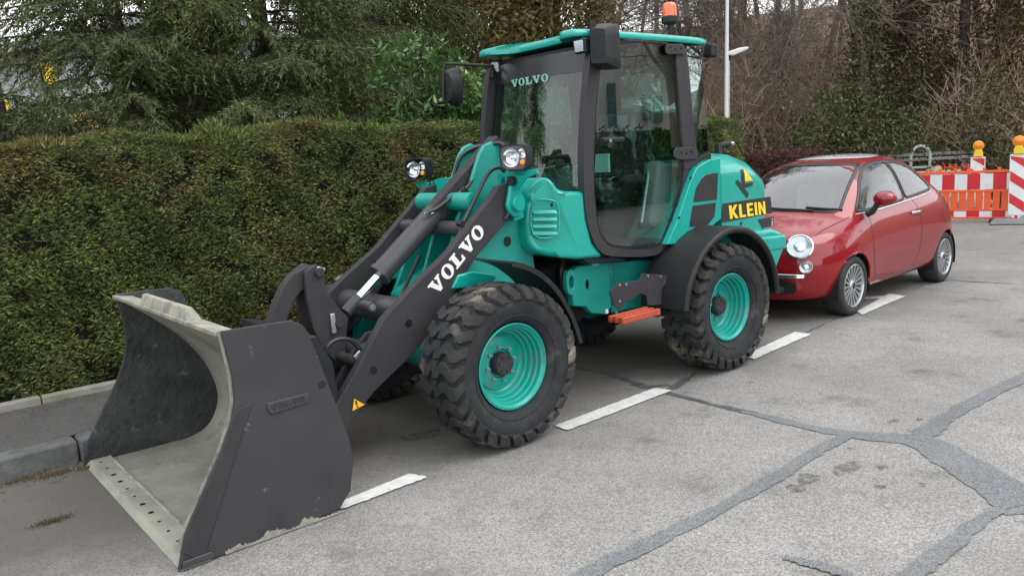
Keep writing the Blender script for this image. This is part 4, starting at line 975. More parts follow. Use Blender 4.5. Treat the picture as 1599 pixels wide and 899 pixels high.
def hpoly(pix, m, name, off=.003):
    q = [hpx(*p) for p in pix]; return MB().prism3([(x, -hoodY(x, z)-off, z) for x, z in q], [(x, -hoodY(x, z)-off-.001, z) for x, z in q]).build(name, m, hood)
hood_sheet([(1162, 283), (1175, 282), (1161, 264.5), (1160.5, 265)], M_YEL, 'emblem_yellow', .004, 8)
hood_sheet([(1158, 290), (1163, 288), (1160, 264), (1156, 265)], M_BAND, 'emblem_black', .0045, 6)
hood_sheet([(1159, 294), (1174, 290.5), (1176, 284), (1160, 287)], M_BAND, 'emblem_black', .005, 6)
hood_sheet([(1148, 285), (1166, 309), (1169, 303), (1151, 280)], M_BAND, 'emblem_black', .0055, 8)
hpoly([(1183, 343), (1207, 338), (1207, 353), (1190, 356)], M_CHAR, 'model_plate', .003)
a2, b2, d2 = np.array(hpx(1197, 354)), np.array(hpx(1206.5, 352)), np.array(hpx(1196, 343)); tw2 = textwidth('L25F', 'sans', .1)
def fn(u, v, h):
    p = a2+(b2-a2)*u/tw2+(d2-a2)*v; return (p[0], -hoodY(*p)-.005-h, p[1])
lettering('L25F', 'sans', fn, .1, .001, 'lettering', M_WHITE, hood)
hpoly([(1155, 353), (1159, 353), (1158, 362), (1156, 362)], M_WHITE, 'sticker'); hpoly([(1160, 355), (1164, 354), (1164, 361), (1160, 362)], M_WHITE, 'sticker')
q = hpx(1157, 349); MB().lathe([(0, .016), (.001, .016), (.001, .0005)], (q[0], -hoodY(*q)-.003, q[1]), (0, -1, 0), 16).build('sticker', M_BAND, hood)
# counterweight
cwp = polyY([(1150, 366), (1206, 356), (1222, 362), (1226, 372), (1225, 390), (1212, 424), (1196, 440), (1170, 440), (1150, 400)], -.64)
MB().prism(cwp, -.64, .64).build('counterweight', M_TEAL, LD, bevel=.04, seg=4)
cw2 = polyY([(1176, 372), (1226, 366), (1227, 388), (1178, 396)], -.64); MB().prism(cw2, -.652, .652).build('counterweight_ledge', M_TEAL, LD, bevel=.02, seg=3)
x, z = PY(1170, 373, -.64); MB().lathe([(0, .045), (.012, .045), (.012, .035), (-.01, .03), (-.01, .0005)], (x, -.64, z), (0, -1, 0), 24).build('tail_port', M_TEALM, LD, smooth=40)
b = MB(); b.box((2.75, 0, .62), (.75, .9, .5)); b.build('rear_ballast', M_TEALM, LD, bevel=.03)
# rear lamp arm on the hood
hx, hz = PY(1122, 232, -.35); MB().box((hx, -.35, hz-.01), (.06, .05, .11)).build('rear_lamp_bracket', M_CHAR, LD, bevel=.006)
MB().lathe([(0, .026), (.06, .026), (.07, .03), (.1, .03), (.13, .02), (.13, .0005)], (hx, -.35, hz+.02), (1, -.25, .1), 16).build('rear_plug', M_BLACK, LD, smooth=40)
MB().lathe([(.13, .017), (.16, .015), (.165, .0005)], (hx, -.35, hz+.02), (1, -.25, .1), 12).build('plug_tip', M_CHROME, LD, smooth=40)
# ================================================================== RED CITY CAR
M_RED = mat('red_car_paint', (.21, .002, .0065), (.23, .003, .0075), 2, rough=.4, coat=1.0, spec=.15)
M_CGLASS = glassmat('car_glass', (.55, .58, .58), 1.75); M_CWS = glassmat('car_windscreen', (.6, .63, .63), 2.2)
M_CARBLK = mat('car_black_trim', (.012, .012, .013), rough=.4)
M_CTYRE = mat('car_tyre', (.018, .018, .019), (.03, .03, .031), 20, rough=.8, bump=.15, bscale=120)
M_ALLOY = mat('alloy', (.55, .56, .57), (.45, .46, .47), 20, rough=.32, metal=.8)
M_CINT = mat('car_interior', (.05, .05, .052), rough=.8)
M_CSEAT = mat('car_seat', (.42, .38, .33), rough=.85)
M_CROOF = mat('car_white_roof', (.55, .56, .57), rough=.15, coat=.8)
ang = math.atan2(.072, 2.35)
CAR = thing('parked_car', 'small red three-door hatchback parked nose-in behind the loader', 'car', (4.50, .125, 0), ang)
# control cage: half rings from bottom centre to top centre, front -> rear (x forward is negative)
ST = [
 [(-.64, 0, .20), (-.65, .42, .21), (-.68, .47, .27), (-.70, .48, .42), (-.715, .48, .56), (-.70, .46, .69), (-.67, .42, .77), (-.655, .30, .80), (-.65, .15, .81), (-.65, 0, .815)],
 [(-.50, 0, .18), (-.50, .56, .19), (-.52, .655, .26), (-.54, .69, .42), (-.555, .69, .56), (-.53, .665, .72), (-.48, .60, .83), (-.44, .42, .875), (-.43, .21, .89), (-.43, 0, .895)],
 [(-.28, 0, .17), (-.28, .60, .18), (-.29, .76, .24), (-.30, .80, .42), (-.30, .80, .58), (-.29, .775, .75), (-.26, .69, .88), (-.25, .46, .925), (-.25, .23, .94), (-.25, 0, .945)],
 [(0, 0, .17), (0, .62, .18), (0, .79, .23), (0, .83, .42), (0, .83, .60), (0, .80, .78), (0, .73, .915), (-.09, .51, .96), (-.12, .25, .978), (-.13, 0, .983)],
 [(.30, 0, .17), (.30, .62, .18), (.30, .79, .23), (.30, .82, .42), (.30, .825, .62), (.30, .80, .82), (.20, .745, .945), (-.0, .61, .985), (-.06, .32, 1.005), (-.08, 0, 1.01)],
 [(.52, 0, .17), (.52, .62, .18), (.52, .79, .23), (.52, .805, .42), (.52, .82, .62), (.52, .80, .84), (.36, .75, .965), (.15, .68, 1.045), (.05, .38, 1.10), (.02, 0, 1.11)],
 [(.75, 0, .17), (.75, .62, .18), (.75, .79, .23), (.75, .80, .42), (.75, .82, .62), (.75, .80, .85), (.64, .745, .98), (.49, .655, 1.265), (.38, .39, 1.355), (.34, 0, 1.37)],
 [(1.0, 0, .17), (1.0, .62, .18), (1.0, .79, .23), (1.0, .80, .42), (1.0, .82, .62), (1.0, .80, .86), (.95, .745, .995), (.82, .615, 1.41), (.73, .39, 1.50), (.69, 0, 1.515)],
 [(1.4, 0, .17), (1.4, .62, .18), (1.4, .79, .23), (1.4, .80, .42), (1.4, .825, .62), (1.4, .81, .88), (1.38, .75, 1.015), (1.34, .60, 1.45), (1.32, .40, 1.545), (1.32, 0, 1.56)],
 [(1.85, 0, .17), (1.85, .62, .18), (1.85, .79, .24), (1.85, .815, .42), (1.85, .835, .63), (1.85, .815, .90), (1.82, .75, 1.05), (1.78, .60, 1.41), (1.78, .41, 1.515), (1.78, 0, 1.535)],
 [(2.3, 0, .18), (2.3, .62, .19), (2.3, .79, .25), (2.3, .83, .43), (2.3, .845, .64), (2.3, .815, .91), (2.22, .73, 1.08), (2.11, .60, 1.27), (2.15, .42, 1.37), (2.17, 0, 1.395)],
 [(2.58, 0, .2), (2.58, .58, .21), (2.58, .74, .28), (2.58, .78, .44), (2.58, .79, .65), (2.56, .755, .90), (2.46, .69, 1.04), (2.36, .57, 1.13), (2.40, .42, 1.17), (2.42, 0, 1.18)],
 [(2.74, 0, .24), (2.74, .5, .25), (2.76, .66, .32), (2.77, .70, .46), (2.77, .70, .66), (2.73, .66, .86), (2.65, .6, .95), (2.6, .5, 1.0), (2.61, .34, 1.02), (2.62, 0, 1.03)],
 [(2.82, 0, .28), (2.82, .34, .29), (2.84, .46, .36), (2.85, .48, .5), (2.85, .48, .64), (2.80, .46, .78), (2.77, .42, .84), (2.75, .34, .88), (2.75, .2, .9), (2.75, 0, .9)],
]
bm = bmesh.new(); NS = len(ST); NV = len(ST[0]); G = {}
for i in range(NS):
    for j in range(NV):
        x, y, z = ST[i][j]; G[i, j, 0] = bm.verts.new((x, -y, z)); G[i, j, 1] = G[i, j, 0] if j in (0, NV-1) else bm.verts.new((x, y, z))
for s in (0, 1):
    for i in range(NS-1):
        for j in range(NV-1): bm.faces.new([G[i, j, s], G[i+1, j, s], G[i+1, j+1, s], G[i, j+1, s]])
for i in (0, NS-1):
    for j in range(NV-1):
        q = []
        for v in (G[i, j, 0], G[i, j+1, 0], G[i, j+1, 1], G[i, j, 1]):
            if v not in q: q.append(v)
        bm.faces.new(q)
bmesh.ops.recalc_face_normals(bm, faces=bm.faces)
me = bpy.data.meshes.new('cage'); bm.to_mesh(me); bm.free()
tmp = bpy.data.objects.new('cage', me); COL.objects.link(tmp); sm = tmp.modifiers.new('s', 'SUBSURF'); sm.levels = 4; sm.render_levels = 4
dg = bpy.context.evaluated_depsgraph_get(); dense = bpy.data.meshes.new_from_object(tmp.evaluated_get(dg)); bpy.data.objects.remove(tmp)
bm = bmesh.new(); bm.from_mesh(dense); BV = BVHTree.FromBMesh(bm)
cI = Matrix.Translation((4.50, .125, 0)) @ Matrix.Rotation(ang, 4, 'Z'); cInv = cI.inverted()
def car_px(u, v):
    """photo pixel -> point on the car body (car coordinates)"""
    o = cInv @ Vector(CAM_C); d = (cInv.to_3x3() @ Vector(ray(u, v))).normalized(); h = BV.ray_cast(o, d)[0]; return h
def side_y(x, z):
    h = BV.ray_cast(Vector((x, -3, z)), Vector((0, 1, 0)))[0]; return h.y if h else -.7
def front_x(y, z):
    h = BV.ray_cast(Vector((-3, y, z)), Vector((1, 0, 0)))[0]; return h.x if h else -.6
def inside(p, poly):
    c = False; n = len(poly)
    for i in range(n):
        a, b = poly[i], poly[(i+1) % n]
        if (a[1] > p[1]) != (b[1] > p[1]) and p[0] < (b[0]-a[0])*(p[1]-a[1])/(b[1]-a[1])+a[0]: c = not c
    return c
def scaled(poly, k):
    c = np.mean(poly, 0); return [tuple(c+(np.array(p)-c)*k) for p in poly]
def grow(poly, d):
    """offset a closed outline outwards by d"""
    P = [np.array(p, float) for p in poly]; n = len(P); A = sum(P[i][0]*P[(i+1) % n][1]-P[(i+1) % n][0]*P[i][1] for i in range(n)); sg = 1 if A > 0 else -1; out = []
    for i in range(n):
        t = P[(i+1) % n]-P[i-1]; t /= np.linalg.norm(t)+1e-9; out.append(tuple(P[i]+np.array([t[1], -t[0]])*d*sg))
    return out
# window outlines (side view x,z)
win_front = resample(roundcorners([(.21, .99), (.34, 1.11), (.53, 1.285), (.72, 1.405), (.95, 1.455), (1.24, 1.468), (1.285, 1.045), (1.05, 1.025)], .05), 56)
win_rear = resample(roundcorners([(1.315, 1.05), (1.27, 1.468), (1.5, 1.447), (1.74, 1.375), (1.93, 1.25), (2.07, 1.11), (1.9, 1.088), (1.6, 1.068)], .05), 56)
win_ws = resample(roundcorners([(-.61, 1.005), (-.3, 1.022), (0, 1.028), (.3, 1.022), (.61, 1.005), (.53, 1.35), (.475, 1.455), (.3, 1.47), (0, 1.475), (-.3, 1.47), (-.475, 1.455), (-.53, 1.35)], .05), 64)
gw_f, gw_r, gw_w = grow(win_front, -.014), grow(win_rear, -.014), grow(win_ws, -.014)
dele = []
for f in bm.faces:
    c = f.calc_center_median(); n = f.normal
    if abs(c.y) > .45 and abs(n.y) > .3:
        if inside((c.x, c.z), gw_f) or inside((c.x, c.z), gw_r): dele.append(f); continue
        if any((c.x-xx)**2+(c.z-.29)**2 < .325**2 for xx in (0, 2.3)) : dele.append(f); continue
    if c.x < 1.0 and n.x < -.3 and n.z > .1 and inside((c.y, c.z), gw_w): dele.append(f)
    elif any((c.x-xx)**2+(c.z-.29)**2 < .32**2 for xx in (0, 2.3)) and abs(c.y) > .5: dele.append(f)
bmesh.ops.delete(bm, geom=list(set(dele)), context='FACES')
# round off the wheel arches
for v in bm.verts:
    if v.is_boundary and abs(v.co.y) > .5 and v.co.z < .75:
        for xx in (0, 2.3):
            d = Vector((v.co.x-xx, 0, v.co.z-.29))
            if .25 < d.length < .42 and v.co.z > .2: d = d.normalized()*.335; v.co.x = xx+d.x; v.co.z = .29+d.z
me = bpy.data.meshes.new('body'); bm.to_mesh(me); bm.free(); me.polygons.foreach_set('use_smooth', [True]*len(me.polygons)); me.materials.append(M_RED)
body = bpy.data.objects.new('body', me); COL.objects.link(body); body.parent = CAR
sl = body.modifiers.new('solid', 'SOLIDIFY'); sl.thickness = .018; sl.offset = -1
# patches that follow the body
def patch(poly, m, name, off, mode='side', mirror=False, parent=body, rings=(1, .8, .6, .4, .2)):
    vs = []; n = len(poly); sgn = 1 if mirror else -1
    for k in rings:
        for p in scaled(poly, k):
            if mode == 'side': y = side_y(*p)-off; vs.append((p[0], y if not mirror else -y, p[1]))
            else: vs.append((front_x(*p)-off, p[0], p[1]))
    c = np.mean(poly, 0)
    vs.append((c[0], (side_y(*c)-off)*(1 if not mirror else -1), c[1]) if mode == 'side' else (front_x(*c)-off, c[0], c[1]))
    fs = [(k*n+i, k*n+(i+1) % n, (k+1)*n+(i+1) % n, (k+1)*n+i) for k in range(len(rings)-1) for i in range(n)]; K = len(rings)-1
    fs += [(K*n+i, K*n+(i+1) % n, len(vs)-1) for i in range(n)]
    return MB().add(vs, fs).build(name, m, parent, smooth=80)
def border(poly, w_out, w_in, m, name, off, mode='side', mirror=False, parent=body):
    A_, B2 = grow(poly, w_out), grow(poly, -w_in); n = len(poly); vs = []
    for q in (A_, B2):
        for p in q:
            if mode == 'side': y = side_y(*p)-off; vs.append((p[0], y if not mirror else -y, p[1]))
            else: vs.append((front_x(*p)-off, p[0], p[1]))
    o = MB().add(vs, [(i, (i+1) % n, n+(i+1) % n, n+i) for i in range(n)]).build(name, m, parent, smooth=80)
    sd = o.modifiers.new('s', 'SOLIDIFY'); sd.thickness = .006; sd.offset = 0; return o
for mir_ in (False, True):
    patch(win_front, M_CGLASS, 'door_window', .002, mirror=mir_); patch(win_rear, M_CGLASS, 'rear_side_window', .002, mirror=mir_)
    border(win_front, .006, .02, M_CARBLK, 'window_seal', .003, mirror=mir_); border(win_rear, .006, .02, M_CARBLK, 'window_seal', .003, mirror=mir_)
patch(win_ws, M_CWS, 'windscreen', .003, 'front'); border(win_ws, .005, .02, M_CARBLK, 'windscreen_seal', .004, 'front')
# chrome strip along the window line
def on_side(pts, r, m, name, off=.004, n=6, mirror=False, parent=body):
    q = [(x, side_y(x, z)-off, z) for x, z, _ in curve3([(a, b, 0) for a, b in pts], n)]
    if mirror: q = [(a, -b, c) for a, b, c in q]
    return MB().tube(q, r, 8).build(name, m, parent, smooth=60)
on_side([(.2, .975), (.7, .992), (1.26, 1.022), (1.7, 1.05), (2.1, 1.085)], .009, M_CHROME, 'chrome_strip', .006)
# shut lines: narrow dark grooves of the door, bonnet and front bumper
for pts in ([(.40, .96), (.38, .8), (.39, .55), (.46, .34)], [(.46, .34), (.9, .30), (1.4, .31)], [(1.4, .31), (1.52, .45), (1.56, .7), (1.52, .95), (1.44, 1.02)],
            [(-.30, .74), (-.37, .62), (-.36, .56)]):
    on_side(pts, .0035, M_CARBLK, 'shut_line', -.001)
bl = [Vector(p) for p in []]
pts = []
for yy in np.linspace(-.70, .70, 40):
    zz = .80-.06*(abs(yy)/.7)**3
    xx = front_x(yy, zz); pts.append((xx-.001, yy, zz))
MB().tube(pts[3:-3], .004, 6).build('bonnet_line', M_CARBLK, body, smooth=60)
# bonnet side line sweeping back from the lamp to the windscreen foot
def top_z(x, y):
    h = BV.ray_cast(Vector((x, y, 3)), Vector((0, 0, -1)))[0]; return h.z if h else .9
for s in (-1, 1):
    q = [(x, s*(.60+.08*((x+.5)/.6)), 0) for x in np.linspace(-.42, .12, 20)]; MB().tube([(a, b, top_z(a, b)+.001) for a, b, _ in q], .004, 6).build('bonnet_line', M_CARBLK, body, smooth=60)
# lamps
def lamp_at(u, v, r, name, m_in, depth=.03):
    h = car_px(u, v); d = BV.find_nearest(h)[1]; h0_ = h
    if d.x > 0: d = -d
    d = (d*.6+Vector((-1, -.4, .6)).normalized()*.6).normalized(); h = h+d*.010
    o = MB().lathe([(-.03, r*1.08), (.006, r*1.08), (.012, r*1.0), (.004, r*.93), (-.03, r*.86)], h, d, 28, close=True).build(name, M_CHROME, body, smooth=50)
    MB().lathe([(.004, r*.97), (-.002, r*.85), (-.008, r*.6), (-.012, r*.35), (-.013, .0005)], h, d, 24, open0=True).build('reflector', m_in, o, smooth=60)
    MB().lathe([(-.01, r*.45), (.0, r*.42), (.004, r*.3), (.006, .0005)], h, d, 20).build('bulb_shroud', M_REFL, o, smooth=60)
    MB().lathe([(.002, r*.97), (.014, r*.75), (.02, r*.4), (.022, .0005)], h, d, 24).build('lens', M_LENS, o, smooth=60)
    h2 = Vector((h.x, -h.y, h.z)); d2 = Vector((d.x, -d.y, d.z))
    o2 = MB().lathe([(-.03, r*1.08), (.006, r*1.08), (.012, r*1.0), (.004, r*.93), (-.03, r*.86)], h2, d2, 28, close=True).build(name, M_CHROME, body, smooth=50)
    MB().lathe([(-.004, r*.97), (-.009, r*.7), (-.013, r*.4), (-.014, .0005)], h2, d2, 24).build('reflector', m_in, o2, smooth=60)
    return h, d
M_LAMPIN = mat('car_lamp_inside', (.6, .61, .63), rough=.15, metal=.95)
lamp_at(1249, 386, .114, 'headlamp', M_LAMPIN); lamp_at(1258, 417, .06, 'driving_lamp', M_LAMPIN)
# chrome moustache bar, lower grille, fog lamp
for s in (-1, 1):
    q = []
    for yy in np.linspace(.10, .60, 14): q.append((front_x(s*yy, .46)-.006, s*yy, .46))
    b = MB(); b.prism3([(p[0]-.012, p[1], p[2]-.018) for p in q]+[(p[0]+.01, p[1], p[2]-.018) for p in q[::-1]], [(p[0]-.004, p[1], p[2]+.018) for p in q]+[(p[0]+.01, p[1], p[2]+.018) for p in q[::-1]]); b.build('chrome_bar', M_CHROME, body, bevel=.004)
gr = smoothpoly([(-.54, .31), (-.50, .44), (.50, .44), (.54, .31), (.45, .27), (-.45, .27)], 2); patch(gr, M_CARBLK, 'lower_grille', .006, 'front')
h = car_px(1220, 452)
if h: MB().lathe([(-.02, .03), (.012, .03), (.012, .0005)], h, (-1, -.2, 0), 18).build('fog_lamp', M_LAMPIN, body, smooth=40)
MB().lathe([(-.01, .024), (.006, .022), (.006, .0005)], car_px(1344, 361), (0, -1, 0), 16).build('side_repeater', M_LENS, body, smooth=40)
# door handle
h0, h1 = car_px(1423, 332), car_px(1437, 329)
if h0 and h1: MB().tube([h0+Vector((0, -.005, 0)), h0+Vector((.02, -.03, .002)), h1+Vector((-.02, -.03, .002)), h1+Vector((0, -.005, 0))], .012, 10).build('door_handle', M_CHROME, body, smooth=50)
# mirror
for s in (-1, 1):
    mx_, mz_ = .33, 1.09
    mr = MB(); mr.lathe([(-.085, .0005), (-.075, .045), (-.04, .075), (.0, .088), (.035, .09), (.05, .086), (.05, .0005)], (mx_, s*.93, mz_+.03), (1, 0, .05), 20)
    for i, v in enumerate(mr.v): mr.v[i] = (v[0], s*.93+(v[1]-s*.93)*1.25, mz_+.03+(v[2]-mz_-.03)*.82)
    mo = mr.build('wing_mirror', M_RED, body, smooth=60)
    MB().tube([(mx_+.0, s*.77, .975), (mx_-.01, s*.82, .99), (mx_+.0, s*.88, mz_)], [.04, .03, .028], 10).build('mirror_foot', M_CARBLK, mo, smooth=50)
# wipers
for y0, y1 in ((-.25, .38), (.3, .62)):
    q = [(front_x(y, z)-.02, y, z) for y, z in ((-y1, 1.03), (-(y0+y1)/2, 1.045), (-y0, 1.06))]
    MB().tube(q, .012, 6).build('wiper', M_CARBLK, body, smooth=40)
# glass roof panel
rp = [(x, y) for x, y in smoothpoly([(.85, -.42), (.85, .42), (1.65, .42), (1.65, -.42)], 2)]
vs = []
rp = resample(rp, 40)
for k in (1, .9, .75, .6, .45, .3, .15):
    for p in scaled(rp, k): vs.append((p[0], p[1], top_z(*p)+(.003 if k == 1 else .008)))
c = np.mean(rp, 0); vs.append((c[0], c[1], top_z(*c)+.008)); n = len(rp)
MB().add(vs, [(k*n+i, k*n+(i+1) % n, (k+1)*n+(i+1) % n, (k+1)*n+i) for k in range(6) for i in range(n)]+[(6*n+i, 6*n+(i+1) % n, 7*n) for i in range(n)]).build('roof_panel', M_CROOF, body, smooth=80)
# interior
MB().box((1.3, 0, .3), (2.4, 1.3, .05)).build('floor_pan', M_CARBLK, CAR)
MB().box((.5, 0, .86), (.5, 1.36, .2), Matrix.Rotation(.1, 3, 'Y')).build('dashboard', M_CINT, CAR, bevel=.06, seg=3)
MB().lathe([(-.012, .17), (0, .182), (.012, .17), (0, .158)], (.78, -.36, .93), (.85, 0, .5), 28, close=True).tube([(.78, -.52, .93), (.78, -.2, .93)], .014, 8).build('steering_wheel', M_CARBLK, CAR, smooth=50)
for y in (-.36, .36):
    MB().box((1.2, y, .55), (.5, .48, .16)).build('seat', M_CSEAT, CAR, bevel=.05, seg=3); MB().box((1.46, y, .9), (.13, .46, .62), Matrix.Rotation(.2, 3, 'Y')).build('backrest', M_CSEAT, CAR, bevel=.05, seg=3)
    MB().box((1.54, y, 1.24), (.09, .26, .14)).build('headrest', M_CSEAT, CAR, bevel=.04, seg=3)
MB().box((2.2, 0, .85), (.14, 1.1, .55), Matrix.Rotation(.25, 3, 'Y')).build('rear_seat', M_CSEAT, CAR, bevel=.05)
MB().box((.72, 0, 1.34), (.03, .2, .06)).build('rear_view_mirror', M_CARBLK, CAR, bevel=.012)
MB().box((.5, 0, .45), (1.7, 1.2, .4)).build('engine_bay', M_CARBLK, CAR)
for xx in (0, 2.3):
    for s in (-1, 1):
        w_ = MB(); n = 24; A_ = [(xx+.34*math.cos(a), .29+.34*math.sin(a)) for a in np.linspace(-.3, math.pi+.3, n)]
        b = MB(); b.add([(p[0], s*.80, p[1]) for p in A_]+[(p[0], s*.5, p[1]) for p in A_], [(i, i+1, n+i+1, n+i) for i in range(n-1)]); b.add([(p[0], s*.5, p[1]) for p in A_], [tuple(range(n))]); b.build('wheel_arch', M_CARBLK, CAR, norm=False)
# wheels
def car_wheel():
    w = MB(); w.lathe([(-.105, .212), (-.108, .205), (-.095, .2), (-.06, .195), (.09, .19), (.09, .212)], (0, 0, 0), (0, 1, 0), 40, close=True)
    w.lathe([(-.085, .055), (-.095, .05), (-.1, .035), (-.1, .0005)], (0, 0, 0), (0, 1, 0), 24)
    for k in range(18):
        a = 2*math.pi*k/18; R = Matrix.Rotation(a, 3, 'Y')
        vs = []
        for r, y, hw in ((.045, -.083, .010), (.12, -.088, .0085), (.2, -.096, .013)):
            for dy in (0, .025):
                for sg in (-1, 1): vs.append(R @ Vector((r, y+dy, sg*hw)))
        w.add(vs, [(0, 1, 5, 4), (4, 5, 9, 8), (2, 6, 7, 3), (6, 10, 11, 7), (0, 4, 6, 2), (4, 8, 10, 6), (1, 3, 7, 5), (5, 7, 11, 9)])
    wo = w.build('wheel', M_ALLOY, CAR, smooth=35)
    MB().lathe([(-.085, .207), (-.105, .222), (-.112, .25), (-.105, .275), (-.085, .292), (0, .297), (.085, .292), (.105, .275), (.112, .25), (.1, .22), (.08, .207)], (0, 0, 0), (0, 1, 0), 48, close=True).build('tyre', M_CTYRE, wo, smooth=40)
    MB().lathe([(-.03, .17), (-.036, .16), (-.036, .03), (.0, .03), (.0, .17)], (0, 0, 0), (0, 1, 0), 28, close=True).build('brake_disc', M_CARBLK, wo, smooth=35)
    MB().lathe([(-.1, .03), (-.103, .028), (-.103, .0005)], (0, 0, 0), (0, 1, 0), 16).build('hub_cap', M_CARBLK, wo, smooth=35)
    return wo
w0 = car_wheel(); first = True
for xx in (0, 2.3):
    for s in (-1, 1):
        w = w0 if first else copy_tree(w0, CAR); first = False
        w.location = (xx, s*.695, .297); w.rotation_euler = (0, .1*xx, math.pi if s > 0 else 0)
MB().tube([(2.0, -.1, 1.44), (2.15, -.1, 1.64)], .006, 6).build('aerial', M_CARBLK, body)
# ================================================================== STREET THINGS BEHIND THE CAR
M_BARO = mat('barrier_orange', (.85, .12, .03), (.75, .1, .028), 5, rough=.5)
M_BRED = mat('reflective_red', (.62, .014, .026), (.54, .016, .026), 8, rough=.4)
M_BWHT = mat('reflective_white', (.74, .76, .77), (.66, .68, .69), 8, rough=.4)
M_LAMPY = mat('lamp_yellow', (.75, .55, .02), rough=.45)
M_LAMPO = mat('lamp_orange', (.85, .22, .005), rough=.25, coat=.5)
M_FOOT = mat('recycled_foot', (.17, .18, .18), (.22, .23, .23), 12, rough=.9)
def barrier(name, label, p0, p1):
    p0, p1 = Vector((*p0, 0)), Vector((*p1, 0)); Lg = (p1-p0).length; a = math.atan2(p1.y-p0.y, p1.x-p0.x)
    t = thing(name, label, 'barrier', tuple(p0), a, 'orange site barriers')
    fr = MB(); fr.box((Lg/2, 0, .965), (Lg, .045, .05)); fr.box((Lg/2, 0, .60), (Lg, .045, .045)); fr.box((Lg/2, 0, .235), (Lg, .045, .035)); fr.box((Lg/2, 0, .085), (Lg, .045, .04))
    for x in (.03, Lg-.03): fr.box((x, 0, .52), (.06, .04, .9))
    fr.build('frame', M_BARO, t, bevel=.008)
    for k in range(9): MB().box((.1+k*(Lg-.2)/8, 0, 1.015), (.05, .035, .06)).build('stud', M_BARO, t, bevel=.008)
    n = 10
    for k in range(n):
        w = Lg/n; m = M_BRED if k % 2 else M_BWHT
        MB().box(((k+.5)*w, 0, .78), (w-.004, .03, .30)).build('stripe_panel', m, t); MB().box(((k+.5)*w, 0, .16), (w-.004, .03, .11)).build('stripe_panel', m, t)
    for k in range(15):
        if k in (10, 11, 12): continue
        MB().box((.09+k*(Lg-.18)/14, 0, .42), (.115, .03, .33)).build('slat', M_BARO, t, bevel=.005)
    MB().box((.09+11*(Lg-.18)/14, 0, .50), (.34, .03, .07)).build('slat', M_BARO, t); MB().box((.09+11*(Lg-.18)/14, 0, .43), (.34, .025, .07)).build('label_plate', M_FOOT, t); MB().box((.09+11*(Lg-.18)/14, 0, .34), (.34, .03, .1)).build('slat', M_BARO, t)
    for x in (.25, Lg-.25): MB().box((x, 0, .04), (.4, .5, .09)).build('foot', M_CARBLK, t, bevel=.02)
    return t
barrier('barrier', 'long orange barrier with red and white boards behind the red car', (13.93, .86), (13.5, 2.98))
fa, fb = at_dist(1540, 20.3), at_dist(1448, 20.8)
barrier('barrier', 'orange barrier at the far edge of the dug-up ground behind the stones', fa, fb)
def marker(label, loc, a, h=1.0):
    t = thing('beacon_board', label, 'beacon board', (*loc, 0), a, 'striped beacon boards')
    z0 = .16
    MB().box((0, 0, z0+h/2), (.27, .03, h)).build('board', M_BWHT, t, bevel=.012)
    # slanted red bands, clipped to the board
    for k in range(3):
        zc = z0+.14+k*.40; q = []
        for u, v in ((-.12, .22), (-.12, .04), (.12, -.14), (.12, .04)):
            q.append((u, min(max(zc+v+.06, z0+.03), z0+h-.03)))
        MB().prism(q, -.0185, -.0155).build('red_band', M_BRED, t); MB().prism(q, .0155, .0185).build('red_band', M_BRED, t)
    MB().prism([(-.1, z0), (.1, z0), (.02, z0-.07), (-.02, z0-.07)], -.012, .012).build('board_tip', M_BWHT, t)
    MB().box((0, 0, .11), (.05, .05, .1)).build('socket', M_BRED, t)
    MB().prism3([(-.42, -.2, .012), (.42, -.2, .012), (.42, .2, .012), (-.42, .2, .012)], [(-.34, -.15, .1), (.34, -.15, .1), (.34, .15, .1), (-.34, .15, .1)]).build('foot', M_FOOT, t, bevel=.012)
    lp = MB(); lp.prism([(-.085, z0+h), (.085, z0+h), (.085, z0+h+.08), (.055, z0+h+.15), (-.055, z0+h+.15), (-.085, z0+h+.08)], -.05, .05); lo = lp.build('warning_lamp', M_LAMPY, t, bevel=.012)
    MB().lathe([(-.055, .0005), (-.05, .06), (-.03, .088), (.03, .088), (.05, .06), (.055, .0005)], (0, 0, z0+h+.235), (0, 1, 0), 26).build('lamp_lens', M_LAMPO, lo, smooth=40)
    q = MB(); q.lathe([(-.014, .089), (-.014, .1), (.014, .1), (.014, .089)], (0, 0, z0+h+.235), (0, 1, 0), 26, close=True); q.build('lamp_ring', M_LAMPY, lo, smooth=40)
    return t
bx0 = PZ(1602, 350); marker('tall striped board with round orange lamp at the right picture edge', (13.6, .80), math.radians(-72), 1.12)
marker('striped board with orange lamp standing behind the long barrier', at_dist(1527, 19.2), math.radians(-62), 1.05)
# heap of broken stones
M_ROCK = mat('rubble', (.3, .25, .19), (.4, .34, .26), 6, rough=.95, bump=.5, bscale=20)
hx_, hy_ = at_dist(1462, 19.4)
heap = thing('rubble_heap', 'heap of tan broken stones and earth behind the barrier', 'rubble heap', (hx_, hy_, 0))
b = MB(); n = 18; vs = [(0, 0, .95)]
for r, z in ((.4, .9), (.8, .6), (1.25, .0)):
    for k in range(n): a = 2*math.pi*k/n; vs.append((math.cos(a)*r*1.1*R3.uniform(.9, 1.1), math.sin(a)*r*R3.uniform(.9, 1.1), max(0, z*R3.uniform(.85, 1.1))))
b.add(vs, [(0, 1+k, 1+(k+1) % n) for k in range(n)]+[(1+j*n+k, 1+(j+1)*n+k, 1+(j+1)*n+(k+1) % n, 1+j*n+(k+1) % n) for j in range(2) for k in range(n)]); b.build('earth', M_ROCK, heap, smooth=60)
rock_me = []
